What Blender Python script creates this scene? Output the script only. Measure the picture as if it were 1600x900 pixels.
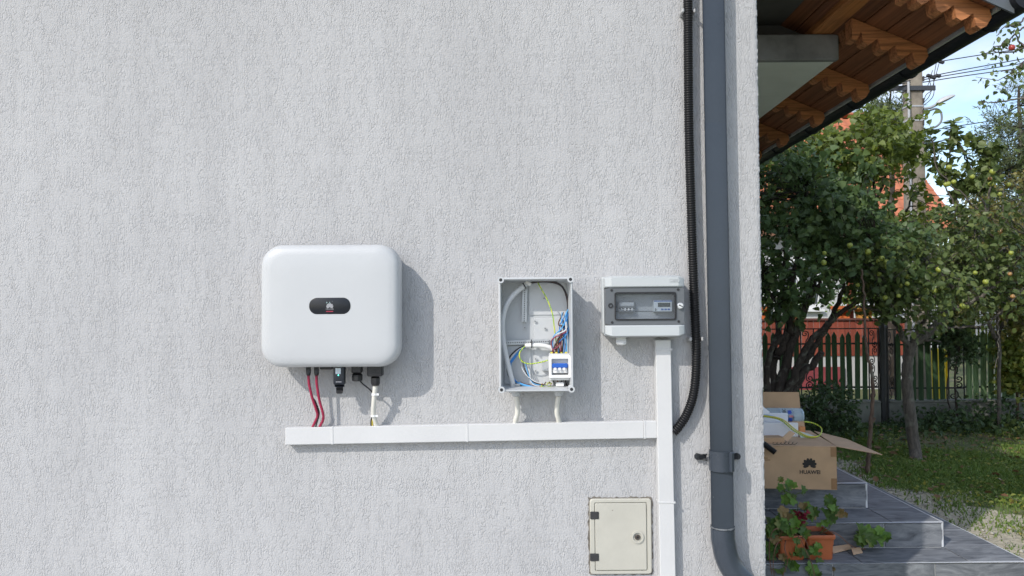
import bpy, bmesh, math, random
import numpy as np
from mathutils import Vector, Matrix, Euler

for o in list(bpy.data.objects):
    bpy.data.objects.remove(o)
SC = bpy.context.scene
COL = SC.collection
R = math.radians

# ------------------------------------------------------------------ camera
CAM_H = 1.65
FPX = 1200.0                      # focal length in pixels of a 1600 wide picture
PITCH, ROLL = R(1.43), R(-0.45)
cd = bpy.data.cameras.new('camera')
cam = bpy.data.objects.new('camera', cd); COL.objects.link(cam)
cd.sensor_width = 36.0; cd.lens = 36.0 * FPX / 1600.0
cd.clip_start = 0.05; cd.clip_end = 600
CROT = Matrix.Rotation(math.pi/2 + PITCH, 3, 'X') @ Matrix.Rotation(ROLL, 3, 'Z')
CLOC = Vector((0, 0, CAM_H))
cam.matrix_world = Matrix.Translation(CLOC) @ CROT.to_4x4()
SC.camera = cam

def ray(px, py):
    return CROT @ Vector(((px-800)/FPX, -(py-450)/FPX, -1.0))
def W(px, py, Y):                 # pixel of the photo -> point on the plane y = Y
    d = ray(px, py); return CLOC + d * (Y / d.y)
def G(px, py, z):                 # pixel -> point on the plane z = z
    d = ray(px, py); return CLOC + d * ((z - CAM_H) / d.z)
WALL_Y = 3.05
def wp(px, py, d=0.0):            # a point standing d metres off the house wall
    return W(px, py, WALL_Y - d)

# ------------------------------------------------------------------ light
SUN_DIR = Vector((0.9, 1.0, -1.0)).normalized()
wd = bpy.data.worlds.new('World'); SC.world = wd; wd.use_nodes = True
nt = wd.node_tree; nt.nodes.clear()
def wn(t): return nt.nodes.new(t)
sky = wn('ShaderNodeTexSky'); sky.sky_type = 'NISHITA'; sky.sun_disc = False
toward = -SUN_DIR
sky.sun_elevation = math.asin(toward.z)
sky.sun_rotation = math.atan2(toward.x, toward.y)
sky.air_density = 1.0; sky.dust_density = 1.0; sky.ozone_density = 1.4
tc = wn('ShaderNodeTexCoord'); sep = wn('ShaderNodeSeparateXYZ'); nt.links.new(tc.outputs['Generated'], sep.inputs[0])
az = wn('ShaderNodeMath'); az.operation = 'ADD'; az.inputs[1].default_value = 0.22; nt.links.new(sep.outputs['Z'], az.inputs[0])
mx = wn('ShaderNodeMath'); mx.operation = 'MAXIMUM'; mx.inputs[1].default_value = 0.05; nt.links.new(az.outputs[0], mx.inputs[0])
dx = wn('ShaderNodeMath'); dx.operation = 'DIVIDE'; nt.links.new(sep.outputs['X'], dx.inputs[0]); nt.links.new(mx.outputs[0], dx.inputs[1])
dy = wn('ShaderNodeMath'); dy.operation = 'DIVIDE'; nt.links.new(sep.outputs['Y'], dy.inputs[0]); nt.links.new(mx.outputs[0], dy.inputs[1])
cb = wn('ShaderNodeCombineXYZ'); nt.links.new(dx.outputs[0], cb.inputs[0]); nt.links.new(dy.outputs[0], cb.inputs[1])
cn = wn('ShaderNodeTexNoise'); cn.inputs['Scale'].default_value = 1.7; cn.inputs['Detail'].default_value = 7; cn.inputs['Roughness'].default_value = 0.58
nt.links.new(cb.outputs[0], cn.inputs['Vector'])
cr = wn('ShaderNodeValToRGB'); cr.color_ramp.elements[0].position = 0.43; cr.color_ramp.elements[0].color = (0.06,)*3+(1,)
cr.color_ramp.elements[1].position = 0.70; cr.color_ramp.elements[1].color = (0.85,)*3+(1,)
nt.links.new(cn.outputs['Fac'], cr.inputs[0])
cm = wn('ShaderNodeMixRGB'); cm.inputs[2].default_value = (4.75, 5.0, 5.5, 1)
nt.links.new(cr.outputs[0], cm.inputs[0]); nt.links.new(sky.outputs[0], cm.inputs[1])
bg = wn('ShaderNodeBackground'); bg.inputs[1].default_value = 0.15
wo = wn('ShaderNodeOutputWorld'); nt.links.new(cm.outputs[0], bg.inputs[0]); nt.links.new(bg.outputs[0], wo.inputs[0])
sl = bpy.data.lights.new('sun', 'SUN'); sl.energy = 2.0; sl.angle = R(0.55); sl.color = (1.0, 0.955, 0.89)
so = bpy.data.objects.new('sun', sl); COL.objects.link(so)
so.rotation_euler = SUN_DIR.to_track_quat('-Z', 'Y').to_euler(); so.location = (-4, -4, 9)
vs = SC.view_settings; vs.view_transform = 'Standard'; vs.look = 'None'; vs.exposure = 0.60; vs.gamma = 1.0
vs.use_curve_mapping = False
SC.render.engine = 'CYCLES'
SC.cycles.max_bounces = 8; SC.cycles.transparent_max_bounces = 12
SC.cycles.use_denoising = True; SC.cycles.denoising_prefilter = 'FAST'

# ------------------------------------------------------------------ materials
MATS = {}
def nodes_of(name):
    m = bpy.data.materials.new(name); m.use_nodes = True
    return m, m.node_tree, m.node_tree.nodes['Principled BSDF']
def lnk(t, a, b): t.links.new(a, b)
def nnode(t, typ, **kw):
    n = t.nodes.new(typ)
    for k, v in kw.items():
        if k in n.inputs: n.inputs[k].default_value = v
        else: setattr(n, k, v)
    return n
def mapped(t, scale=(1,1,1), coord='Object'):
    c = nnode(t, 'ShaderNodeTexCoord'); mp = nnode(t, 'ShaderNodeMapping')
    mp.inputs['Scale'].default_value = scale
    lnk(t, c.outputs[coord], mp.inputs[0]); return mp.outputs[0]
def ramp(t, fac, stops):
    r = nnode(t, 'ShaderNodeValToRGB'); e = r.color_ramp.elements
    while len(e) < len(stops): e.new(0.5)
    for i, (p, c) in enumerate(stops):
        e[i].position = p; e[i].color = tuple(c) + (1,) if len(c) == 3 else c
    lnk(t, fac, r.inputs[0]); return r.outputs[0]
def mth(t, op, a, b=None):
    n = nnode(t, 'ShaderNodeMath', operation=op)
    for i, v in enumerate((a, b)):
        if v is None: continue
        if isinstance(v, (int, float)): n.inputs[i].default_value = v
        else: lnk(t, v, n.inputs[i])
    return n.outputs[0]
def bump(t, b, h, strength=0.4, dist=0.002):
    n = nnode(t, 'ShaderNodeBump'); n.inputs['Strength'].default_value = strength; n.inputs['Distance'].default_value = dist
    lnk(t, h, n.inputs['Height']); lnk(t, n.outputs[0], b.inputs['Normal'])

def plain(name, col, rough=0.5, var=0.12, scale=9.0, metal=0.0, fine=0.0, finescale=300, spec=None, speck=None):
    """base colour with blotchy wear, optional fine relief and light specks"""
    if name in MATS: return MATS[name]
    m, t, b = nodes_of(name)
    v = mapped(t)
    n = nnode(t, 'ShaderNodeTexNoise', Scale=scale, Detail=5.0, Roughness=0.6); lnk(t, v, n.inputs['Vector'])
    lo = [c*(1-var) for c in col]; hi = [min(1, c*(1+var)) for c in col]
    out = ramp(t, n.outputs['Fac'], [(0.3, lo), (0.7, hi)])
    if speck:
        s = nnode(t, 'ShaderNodeTexNoise', Scale=speck[0], Detail=2.0); lnk(t, v, s.inputs['Vector'])
        k = ramp(t, s.outputs['Fac'], [(speck[1], (0,0,0)), (speck[1]+0.03, (1,1,1))])
        mxn = nnode(t, 'ShaderNodeMixRGB'); lnk(t, k, mxn.inputs[0]); lnk(t, out, mxn.inputs[1])
        mxn.inputs[2].default_value = tuple(speck[2]) + (1,); out = mxn.outputs[0]
    lnk(t, out, b.inputs['Base Color'])
    rr = nnode(t, 'ShaderNodeMapRange'); rr.inputs['To Min'].default_value = max(0.03, rough-0.1); rr.inputs['To Max'].default_value = min(1, rough+0.1)
    lnk(t, n.outputs['Fac'], rr.inputs[0]); lnk(t, rr.outputs[0], b.inputs['Roughness'])
    b.inputs['Metallic'].default_value = metal
    if spec is not None: b.inputs['Specular IOR Level'].default_value = spec
    if fine:
        f = nnode(t, 'ShaderNodeTexNoise', Scale=finescale, Detail=3.0); lnk(t, v, f.inputs['Vector'])
        bump(t, b, f.outputs['Fac'], fine, 0.001)
    MATS[name] = m; return m

def mat_stucco():
    m, t, b = nodes_of('grey_white_scratch_render')
    v = mapped(t, (1, 1, 0.36))
    v1 = mapped(t)
    wob = nnode(t, 'ShaderNodeTexNoise', Scale=34.0, Detail=2.0); lnk(t, v, wob.inputs['Vector'])
    g1 = nnode(t, 'ShaderNodeTexNoise', Scale=92.0, Detail=1.0, Distortion=0.2); lnk(t, v, g1.inputs['Vector'])
    rid = mth(t, 'ABSOLUTE', mth(t, 'SUBTRACT', g1.outputs['Fac'], 0.5))
    gro = ramp(t, rid, [(0.0, (1,1,1)), (0.07, (0,0,0))])
    mask = ramp(t, wob.outputs['Fac'], [(0.34, (0.1,)*3), (0.58, (1,1,1))])
    gm = mth(t, 'MULTIPLY', gro, mask)
    bl = nnode(t, 'ShaderNodeTexNoise', Scale=175.0, Detail=2.0, Roughness=0.65); lnk(t, v1, bl.inputs['Vector'])
    h = mth(t, 'SUBTRACT', mth(t, 'MULTIPLY', bl.outputs['Fac'], 1.2), mth(t, 'MULTIPLY', gm, 0.7))
    bump(t, b, h, 0.8, 0.0029)
    big = nnode(t, 'ShaderNodeTexNoise', Scale=1.1, Detail=6.0, Roughness=0.62); lnk(t, v1, big.inputs['Vector'])
    c = ramp(t, big.outputs['Fac'], [(0.3, (0.435, 0.433, 0.435)), (0.72, (0.50, 0.498, 0.498))])
    vst = mapped(t, (9, 9, 0.55)); stn = nnode(t, 'ShaderNodeTexNoise', Scale=1.0, Detail=4.0, Roughness=0.6); lnk(t, vst, stn.inputs['Vector'])
    dm = nnode(t, 'ShaderNodeMixRGB', blend_type='MULTIPLY'); dm.inputs[0].default_value = 1; lnk(t, c, dm.inputs[1])
    lnk(t, ramp(t, stn.outputs['Fac'], [(0.3, (0.935,0.935,0.935)), (0.6, (1.0,1.0,1.0))]), dm.inputs[2])
    d = nnode(t, 'ShaderNodeMixRGB', blend_type='MULTIPLY'); d.inputs[0].default_value = 1
    lnk(t, dm.outputs[0], d.inputs[1])
    lnk(t, ramp(t, gm, [(0, (1,1,1)), (1, (0.97,0.97,0.97))]), d.inputs[2])  # grooves a touch darker: dirt and crease shade put into the colour
    # small dark specks in the render
    sp = nnode(t, 'ShaderNodeTexVoronoi', Scale=3.2); lnk(t, v1, sp.inputs['Vector'])
    e = nnode(t, 'ShaderNodeMixRGB'); lnk(t, ramp(t, sp.outputs['Distance'], [(0.0, (1,1,1)), (0.012, (1,1,1)), (0.016, (0,0,0))]), e.inputs[0])
    lnk(t, d.outputs[0], e.inputs[1]); e.inputs[2].default_value = (0.22, 0.21, 0.2, 1)
    lnk(t, e.outputs[0], b.inputs['Base Color']); b.inputs['Roughness'].default_value = 0.92
    b.inputs['Specular IOR Level'].default_value = 0.2
    MATS['stucco'] = m; return m

def mat_wood(name, col, axis='Y', rough=0.6, gloss=0.3, var=0.35):
    m, t, b = nodes_of(name)
    oi = nnode(t, 'ShaderNodeObjectInfo')
    c = nnode(t, 'ShaderNodeTexCoord'); mp = nnode(t, 'ShaderNodeMapping')
    s = {'X': (1.2, 22, 22), 'Y': (22, 1.2, 22), 'Z': (22, 22, 1.2)}[axis]
    mp.inputs['Scale'].default_value = s
    cbn = nnode(t, 'ShaderNodeCombineXYZ'); k = mth(t, 'MULTIPLY', oi.outputs['Random'], 17.0)
    for i in range(3): lnk(t, k, cbn.inputs[i])
    lnk(t, c.outputs['Object'], mp.inputs[0]); lnk(t, cbn.outputs[0], mp.inputs['Location'])
    n = nnode(t, 'ShaderNodeTexNoise', Scale=2.2, Detail=6.0, Roughness=0.6, Distortion=0.8); lnk(t, mp.outputs[0], n.inputs['Vector'])
    lo = [x*(1-var) for x in col]; hi = [min(1, x*(1+var)) for x in col]
    cc = ramp(t, n.outputs['Fac'], [(0.32, lo), (0.5, col), (0.7, hi)])
    hs = nnode(t, 'ShaderNodeHueSaturation'); lnk(t, cc, hs.inputs['Color'])
    lnk(t, mth(t, 'ADD', mth(t, 'MULTIPLY', oi.outputs['Random'], 0.4), 0.8), hs.inputs['Value'])
    lnk(t, hs.outputs[0], b.inputs['Base Color']); b.inputs['Roughness'].default_value = rough
    b.inputs['Specular IOR Level'].default_value = gloss
    bump(t, b, n.outputs['Fac'], 0.35, 0.003)
    MATS[name] = m; return m

def mat_slate():
    m, t, b = nodes_of('dark_slate_tile')
    oi = nnode(t, 'ShaderNodeObjectInfo'); c = nnode(t, 'ShaderNodeTexCoord'); mp = nnode(t, 'ShaderNodeMapping')
    mp.inputs['Scale'].default_value = (1.2, 5.0, 5.0); mp.inputs['Rotation'].default_value = (0.5, 0.55, 0.5)
    cbn = nnode(t, 'ShaderNodeCombineXYZ'); k = mth(t, 'MULTIPLY', oi.outputs['Random'], 23.0)
    for i in range(3): lnk(t, k, cbn.inputs[i])
    lnk(t, c.outputs['Object'], mp.inputs[0]); lnk(t, cbn.outputs[0], mp.inputs['Location'])
    n = nnode(t, 'ShaderNodeTexNoise', Scale=3.2, Detail=8.0, Roughness=0.68, Distortion=1.6); lnk(t, mp.outputs[0], n.inputs['Vector'])
    cc = ramp(t, n.outputs['Fac'], [(0.32, (0.075,0.081,0.092)), (0.48, (0.165,0.174,0.19)), (0.6, (0.235,0.245,0.26)), (0.76, (0.32,0.335,0.355))])
    dn = nnode(t, 'ShaderNodeTexNoise', Scale=5.0, Detail=6.0, Roughness=0.7); lnk(t, c.outputs['Object'], dn.inputs['Vector'])
    mxn = nnode(t, 'ShaderNodeMixRGB'); lnk(t, ramp(t, dn.outputs['Fac'], [(0.5,(0,0,0)),(0.85,(0.45,0.45,0.45))]), mxn.inputs[0])
    lnk(t, cc, mxn.inputs[1]); mxn.inputs[2].default_value = (0.24, 0.245, 0.255, 1)
    lnk(t, mxn.outputs[0], b.inputs['Base Color'])
    lnk(t, ramp(t, n.outputs['Fac'], [(0.3,(0.5,)*3),(0.7,(0.68,)*3)]), b.inputs['Roughness']); b.inputs['Specular IOR Level'].default_value = 0.3
    bump(t, b, n.outputs['Fac'], 0.12, 0.003)
    MATS['slate'] = m; return m

def mat_leaf(name, stops, trans=0.3, rough=0.45):
    m, t, b = nodes_of(name)
    g = nnode(t, 'ShaderNodeNewGeometry'); oi = nnode(t, 'ShaderNodeObjectInfo')
    rnd = mth(t, 'FRACT', mth(t, 'ADD', g.outputs['Random Per Island'], oi.outputs['Random']))
    v = mapped(t); n = nnode(t, 'ShaderNodeTexNoise', Scale=1.6, Detail=2.0); lnk(t, v, n.inputs['Vector'])
    f = mth(t, 'ADD', mth(t, 'MULTIPLY', rnd, 0.6), mth(t, 'MULTIPLY', n.outputs['Fac'], 0.4))
    c = ramp(t, f, stops); lnk(t, c, b.inputs['Base Color'])
    b.inputs['Roughness'].default_value = rough; b.inputs['Specular IOR Level'].default_value = 0.35
    tr = nnode(t, 'ShaderNodeBsdfTranslucent')
    hs = nnode(t, 'ShaderNodeHueSaturation'); hs.inputs['Value'].default_value = 1.5; hs.inputs['Saturation'].default_value = 1.15; hs.inputs['Hue'].default_value = 0.485
    lnk(t, c, hs.inputs['Color']); lnk(t, hs.outputs[0], tr.inputs[0])
    ms = nnode(t, 'ShaderNodeMixShader'); ms.inputs[0].default_value = trans
    lnk(t, b.outputs[0], ms.inputs[1]); lnk(t, tr.outputs[0], ms.inputs[2])
    lnk(t, ms.outputs[0], t.nodes['Material Output'].inputs[0])
    MATS[name] = m; return m

def mat_bark(name, col, rough=0.9):
    m, t, b = nodes_of(name); v = mapped(t, (1, 1, 0.25))
    n = nnode(t, 'ShaderNodeTexNoise', Scale=40.0, Detail=6.0, Roughness=0.65); lnk(t, v, n.inputs['Vector'])
    v2 = mapped(t); n2 = nnode(t, 'ShaderNodeTexNoise', Scale=9.0, Detail=4.0); lnk(t, v2, n2.inputs['Vector'])
    a = ramp(t, n.outputs['Fac'], [(0.3, [c*0.5 for c in col]), (0.65, [c*1.35 for c in col])])
    mxn = nnode(t, 'ShaderNodeMixRGB'); lnk(t, ramp(t, n2.outputs['Fac'], [(0.55,(0,0,0)),(0.68,(0.6,)*3)]), mxn.inputs[0])
    lnk(t, a, mxn.inputs[1]); mxn.inputs[2].default_value = (0.2, 0.21, 0.17, 1)
    lnk(t, mxn.outputs[0], b.inputs['Base Color']); b.inputs['Roughness'].default_value = rough
    bump(t, b, n.outputs['Fac'], 0.8, 0.006); MATS[name] = m; return m

def mat_ground():
    m, t, b = nodes_of('garden_soil_and_turf'); v = mapped(t)
    n = nnode(t, 'ShaderNodeTexNoise', Scale=1.3, Detail=8.0, Roughness=0.65); lnk(t, v, n.inputs['Vector'])
    f = nnode(t, 'ShaderNodeTexNoise', Scale=45.0, Detail=4.0); lnk(t, v, f.inputs['Vector'])
    k = mth(t, 'ADD', mth(t, 'MULTIPLY', n.outputs['Fac'], 0.7), mth(t, 'MULTIPLY', f.outputs['Fac'], 0.3))
    lnk(t, ramp(t, k, [(0.36,(0.08,0.105,0.035)),(0.5,(0.125,0.145,0.055)),(0.6,(0.20,0.17,0.10)),(0.72,(0.28,0.24,0.16))]), b.inputs['Base Color'])
    b.inputs['Roughness'].default_value = 0.95; bump(t, b, f.outputs['Fac'], 0.8, 0.02); MATS['ground'] = m; return m

def mat_cardboard(name, col):
    m, t, b = nodes_of(name); v = mapped(t); w = nnode(t, 'ShaderNodeTexWave', Scale=60.0, Distortion=0.3); lnk(t, v, w.inputs['Vector'])
    n = nnode(t, 'ShaderNodeTexNoise', Scale=7.0, Detail=6.0); lnk(t, v, n.inputs['Vector'])
    lnk(t, ramp(t, n.outputs['Fac'], [(0.3, [c*0.84 for c in col]), (0.7, [c*1.08 for c in col])]), b.inputs['Base Color'])
    b.inputs['Roughness'].default_value = 0.8; bump(t, b, w.outputs['Fac'], 0.08, 0.001); MATS[name] = m; return m

def mat_clear(name, tint, rough=0.08, mix=0.8):
    """thin clear plastic: transparent with a glossy skin"""
    m, t, b = nodes_of(name); b.inputs['Base Color'].default_value = tuple(tint)+(1,); b.inputs['Roughness'].default_value = rough
    tr = nnode(t, 'ShaderNodeBsdfTransparent'); tr.inputs[0].default_value = tuple(min(1, c*1.05+0.2) for c in tint)+(1,)
    fr = nnode(t, 'ShaderNodeLayerWeight'); fr.inputs[0].default_value = 0.25
    k = mth(t, 'SUBTRACT', mix, mth(t, 'MULTIPLY', fr.outputs['Facing'], mix*0.7))
    ms = nnode(t, 'ShaderNodeMixShader'); lnk(t, k, ms.inputs[0]); lnk(t, b.outputs[0], ms.inputs[1]); lnk(t, tr.outputs[0], ms.inputs[2])
    lnk(t, ms.outputs[0], t.nodes['Material Output'].inputs[0]); MATS[name] = m; return m

def mat_stripe_wire():
    m, t, b = nodes_of('green_yellow_wire'); v = mapped(t); w = nnode(t, 'ShaderNodeTexWave', Scale=30.0, Distortion=2.0); lnk(t, v, w.inputs['Vector'])
    lnk(t, ramp(t, w.outputs['Fac'], [(0.45, (0.62,0.66,0.06)), (0.6, (0.25,0.45,0.06))]), b.inputs['Base Color']); b.inputs['Roughness'].default_value = 0.4
    MATS['gy'] = m; return m

def mat_glow(name, col, s):
    m, t, b = nodes_of(name); b.inputs['Base Color'].default_value = tuple(col)+(1,)
    b.inputs['Emission Color'].default_value = tuple(col)+(1,); b.inputs['Emission Strength'].default_value = s
    MATS[name] = m; return m

# ------------------------------------------------------------------ mesh helpers
WO = {}                                        # world origin of each parent
def link(o):
    COL.objects.link(o); return o
def tag(o, label, cat=None, group=None, kind=None):
    if label: o['label'] = label
    if cat: o['category'] = cat
    if group: o['group'] = group
    if kind: o['kind'] = kind
    return o
def thing(name, label, cat, loc, group=None, kind=None):
    o = link(bpy.data.objects.new(name, None)); o.empty_display_size = 0.1
    o.location = Vector(loc); WO[o] = Vector(loc)
    return tag(o, label, cat, group, kind)
def put(name, me, parent=None, loc=(0,0,0), rot=None):
    """an object that shows mesh me at world position loc"""
    o = link(bpy.data.objects.new(name, me)); loc = Vector(loc)
    WO[o] = loc
    if parent is not None: o.parent = parent; o.location = loc - WO[parent]
    else: o.location = loc
    if rot is not None: o.rotation_euler = rot
    return o

def frame_from(d, up=Vector((0,0,1))):
    d = Vector(d).normalized()
    if abs(d.dot(up)) > 0.98: up = Vector((0,1,0))
    x = d.cross(up).normalized(); y = x.cross(d).normalized()
    return x, y, d

def smooth_path(pts, n=8):
    pts = [Vector(p) for p in pts]
    if len(pts) < 3:
        return [pts[0].lerp(pts[-1], i/n) for i in range(n+1)]
    P = [2*pts[0]-pts[1]] + pts + [2*pts[-1]-pts[-2]]; out = []
    for i in range(1, len(P)-2):
        a, b, c, d = P[i-1], P[i], P[i+1], P[i+2]
        for k in range(n):
            u = k/n
            out.append(0.5*((2*b)+(c-a)*u+(2*a-5*b+4*c-d)*u*u+(3*b-a-3*c+d)*u**3))
    out.append(pts[-1].copy()); return out

class MB:
    def __init__(s): s.v = []; s.f = []
    def add(s, vs, fs):
        k = len(s.v); s.v += [tuple(v) for v in vs]; s.f += [tuple(i+k for i in f) for f in fs]; return s
    def box(s, c, size, rot=None, bev=0.0, seg=1):
        c = Vector(c); sx, sy, sz = [q/2 for q in size]
        if bev <= 0:
            vs = [Vector((x*sx, y*sy, z*sz)) for x in (-1,1) for y in (-1,1) for z in (-1,1)]
            fs = [(0,1,3,2),(4,6,7,5),(0,4,5,1),(2,3,7,6),(0,2,6,4),(1,5,7,3)]
        else:
            bm = bmesh.new(); bmesh.ops.create_cube(bm, size=1.0)
            for v in bm.verts: v.co = Vector((v.co.x*size[0], v.co.y*size[1], v.co.z*size[2]))
            bmesh.ops.bevel(bm, geom=list(bm.edges), offset=min(bev, min(size)*0.45), segments=seg, profile=0.5, affect='EDGES')
            bm.verts.ensure_lookup_table(); vs = [v.co.copy() for v in bm.verts]; fs = [[v.index for v in f.verts] for f in bm.faces]; bm.free()
        M = rot.to_matrix() if isinstance(rot, Euler) else (rot or Matrix.Identity(3))
        return s.add([M @ v + c for v in vs], fs)
    def span(s, a, b, bev=0.0, seg=1):       # box between two corners
        a, b = Vector(a), Vector(b); return s.box((a+b)/2, [abs(q) for q in (b-a)], None, bev, seg)
    def prism(s, poly, axis, t):             # polygon (3D points) pushed along vector axis*t
        poly = [Vector(p) for p in poly]; n = len(poly); d = Vector(axis)*t
        vs = poly + [p+d for p in poly]
        fs = [tuple(range(n-1,-1,-1)), tuple(range(n, 2*n))] + [(i, (i+1)%n, n+(i+1)%n, n+i) for i in range(n)]
        return s.add(vs, fs)
    def loft(s, loops, cap0=True, cap1=True):
        n = len(loops[0]); vs = [p for l in loops for p in l]; fs = []
        for k in range(len(loops)-1):
            for i in range(n):
                j = (i+1) % n; fs.append((k*n+i, k*n+j, (k+1)*n+j, (k+1)*n+i))
        if cap0: fs.append(tuple(range(n-1,-1,-1)))
        if cap1: fs.append(tuple((len(loops)-1)*n+i for i in range(n)))
        return s.add(vs, fs)
    def tube(s, pts, r, n=8, cap=True, rf=None):
        pts = [Vector(p) for p in pts]; m = len(pts); loops = []
        x = None
        for i, p in enumerate(pts):
            d = (pts[min(i+1,m-1)] - pts[max(i-1,0)])
            if d.length < 1e-9: d = Vector((0,0,1))
            d.normalize()
            if x is None: x, y, _ = frame_from(d)
            else:
                x = (x - d*x.dot(d)); x = x.normalized() if x.length > 1e-6 else frame_from(d)[0]
                y = d.cross(x)
            rr = rf(i/(m-1)) if rf else (r[i] if isinstance(r, (list, tuple)) else r)
            loops.append([p + x*math.cos(2*math.pi*k/n)*rr + y*math.sin(2*math.pi*k/n)*rr for k in range(n)])
        return s.loft(loops, cap, cap)
    def disc(s, c, d, r, t, n=20, bev=0.0):   # a short cylinder from c along d
        c = Vector(c); d = Vector(d).normalized()
        if bev: return s.tube([c, c+d*(t-bev), c+d*t], [r, r, r-bev], n)
        return s.tube([c, c+d*t], r, n)
    def ring(s, c, d, r0, r1, t, n=24):
        c = Vector(c); x, y, d = frame_from(d); L = []
        for (r, h) in ((r0, 0), (r1, 0), (r1, t), (r0, t), (r0, 0)):
            L.append([c + d*h + x*math.cos(2*math.pi*k/n)*r + y*math.sin(2*math.pi*k/n)*r for k in range(n)])
        return s.loft(L, False, False)
    def mesh(s, name, mat, smooth=None, org=(0,0,0)):
        me = bpy.data.meshes.new(name); o = Vector(org)
        me.from_pydata([(v[0]-o.x, v[1]-o.y, v[2]-o.z) for v in s.v], [], s.f)
        bm = bmesh.new(); bm.from_mesh(me); bmesh.ops.recalc_face_normals(bm, faces=bm.faces); bm.to_mesh(me); bm.free()
        if smooth is not None:
            me.polygons.foreach_set('use_smooth', [True]*len(me.polygons)); me.set_sharp_from_angle(angle=R(smooth))
        me.materials.append(mat); me.update(); return me
    def build(s, name, mat, parent=None, smooth=None, org=None):
        """one mesh object; vertices are in world metres"""
        if org is None:
            org = WO[parent] if parent is not None else Vector(np.mean(np.array(s.v), axis=0))
        return put(name, s.mesh(name, mat, smooth, org), parent, org)

def fast_mesh(name, V, F, mat, smooth=False):
    """numpy triangles or quads -> mesh"""
    me = bpy.data.meshes.new(name); V = np.asarray(V, dtype=np.float32); F = np.asarray(F, dtype=np.int32)
    k = F.shape[1]
    me.vertices.add(len(V)); me.vertices.foreach_set('co', V.ravel())
    me.loops.add(F.size); me.loops.foreach_set('vertex_index', F.ravel())
    me.polygons.add(len(F)); me.polygons.foreach_set('loop_start', np.arange(0, F.size, k, dtype=np.int32))
    me.polygons.foreach_set('loop_total', np.full(len(F), k, dtype=np.int32))
    if smooth: me.polygons.foreach_set('use_smooth', np.ones(len(F), dtype=bool))
    me.materials.append(mat); me.update(calc_edges=True); me.validate(); return me

def rrect(w, h, r, n=6):
    """rounded rectangle in (x, z)"""
    out = []
    for cx, cz, a0 in ((w/2-r, h/2-r, 0), (-w/2+r, h/2-r, 90), (-w/2+r, -h/2+r, 180), (w/2-r, -h/2+r, 270)):
        for k in range(n+1):
            a = R(a0 + 90*k/n); out.append((cx + r*math.cos(a), cz + r*math.sin(a)))
    return out
def rr_loop(c, w, h, r, y, n=6, rotm=None):
    c = Vector(c); pts = [Vector((p[0], 0, p[1])) for p in rrect(w, h, r, n)]
    if rotm is not None: pts = [rotm @ p for p in pts]
    return [Vector((c.x+p.x, y, c.z+p.z)) for p in pts]

def text_mesh(body, size, mat, name='lettering', bold=0.0, extrude=0.0004):
    cu = bpy.data.curves.new(name, 'FONT'); cu.body = body; cu.size = size; cu.align_x = 'CENTER'; cu.align_y = 'CENTER'
    cu.extrude = extrude; cu.offset = bold; cu.resolution_u = 3
    o = bpy.data.objects.new(name, cu); COL.objects.link(o)
    me = bpy.data.meshes.new_from_object(o.evaluated_get(bpy.context.evaluated_depsgraph_get()))
    bpy.data.objects.remove(o); me.materials.clear(); me.materials.append(mat); me.name = name
    return me

def petal_logo(mb, to3, s, t=0.0004, nrm=Vector((0,-1,0))):
    """fan of eight petals; to3 maps a flat (u, v) onto the surface"""
    for a, L, w in ((12, 1.0, .24), (38, .98, .26), (64, .88, .25), (92, .72, .2)):
        for sg in (-1, 1):
            an = R(90 - sg*a); c, sn = math.cos(an), math.sin(an); pr = []
            for u, hw in ((.14, .03), (.35, .10), (.6, .165), (.8, .175), (.93, .12), (1.0, .04)):
                pr.append((u*L, hw*w/.24*.93))
            pl = [(u, h) for u, h in pr] + [(u, -h) for u, h in reversed(pr)]
            pts = [to3((u*c - v*sn)*s, (u*sn + v*c)*s - .12*s) for u, v in pl]
            mb.prism(pts, nrm, t)

# ================================================================== the house
rng = random.Random(7)
stucco = mat_stucco()
CX = wp(1190.5, 450).x                        # the near corner of the house
house = thing('house', 'grey white rendered house wall carrying the inverter, with orange timber porch eave', 'house', (CX, WALL_Y, 0))
mb = MB()
X0, X1, ZT, YB = -6.5, CX, 3.95, 10.5
mb.add([(X0,WALL_Y,0),(X1-.04,WALL_Y,0),(X1-.04,WALL_Y,ZT),(X0,WALL_Y,ZT)], [(0,1,2,3)])
mb.add([(X1,WALL_Y+.04,0),(X1,YB,0),(X1,YB,ZT),(X1,WALL_Y+.04,ZT)], [(0,1,2,3)])
mb.add([(X0,WALL_Y,0),(X0,YB,0),(X0,YB,ZT),(X0,WALL_Y,ZT)], [(3,2,1,0)])
mb.add([(X0,YB,0),(X1,YB,0),(X1,YB,ZT),(X0,YB,ZT)], [(3,2,1,0)])
# rough arris where the render turns the corner
nz = 700; prof = [(X1-.04, WALL_Y), (X1-.02, WALL_Y), (X1-.008, WALL_Y+.0005), (X1-.001, WALL_Y+.004), (X1, WALL_Y+.014), (X1, WALL_Y+.04)]
vs_, fs_ = [], []
for k in range(nz+1):
    z = ZT*k/nz
    for j, (x, y) in enumerate(prof):
        a = 0 if j in (0, 5) else rng.uniform(-.0013, .001)
        vs_.append((x+a, y-(a if 0 < j < 5 else 0)*.8, z))
for k in range(nz):
    for j in range(5): i = k*6+j; fs_.append((i, i+1, i+7, i+6))
mb.add(vs_, fs_); mb.build('wall', stucco, house, smooth=60)

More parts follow.
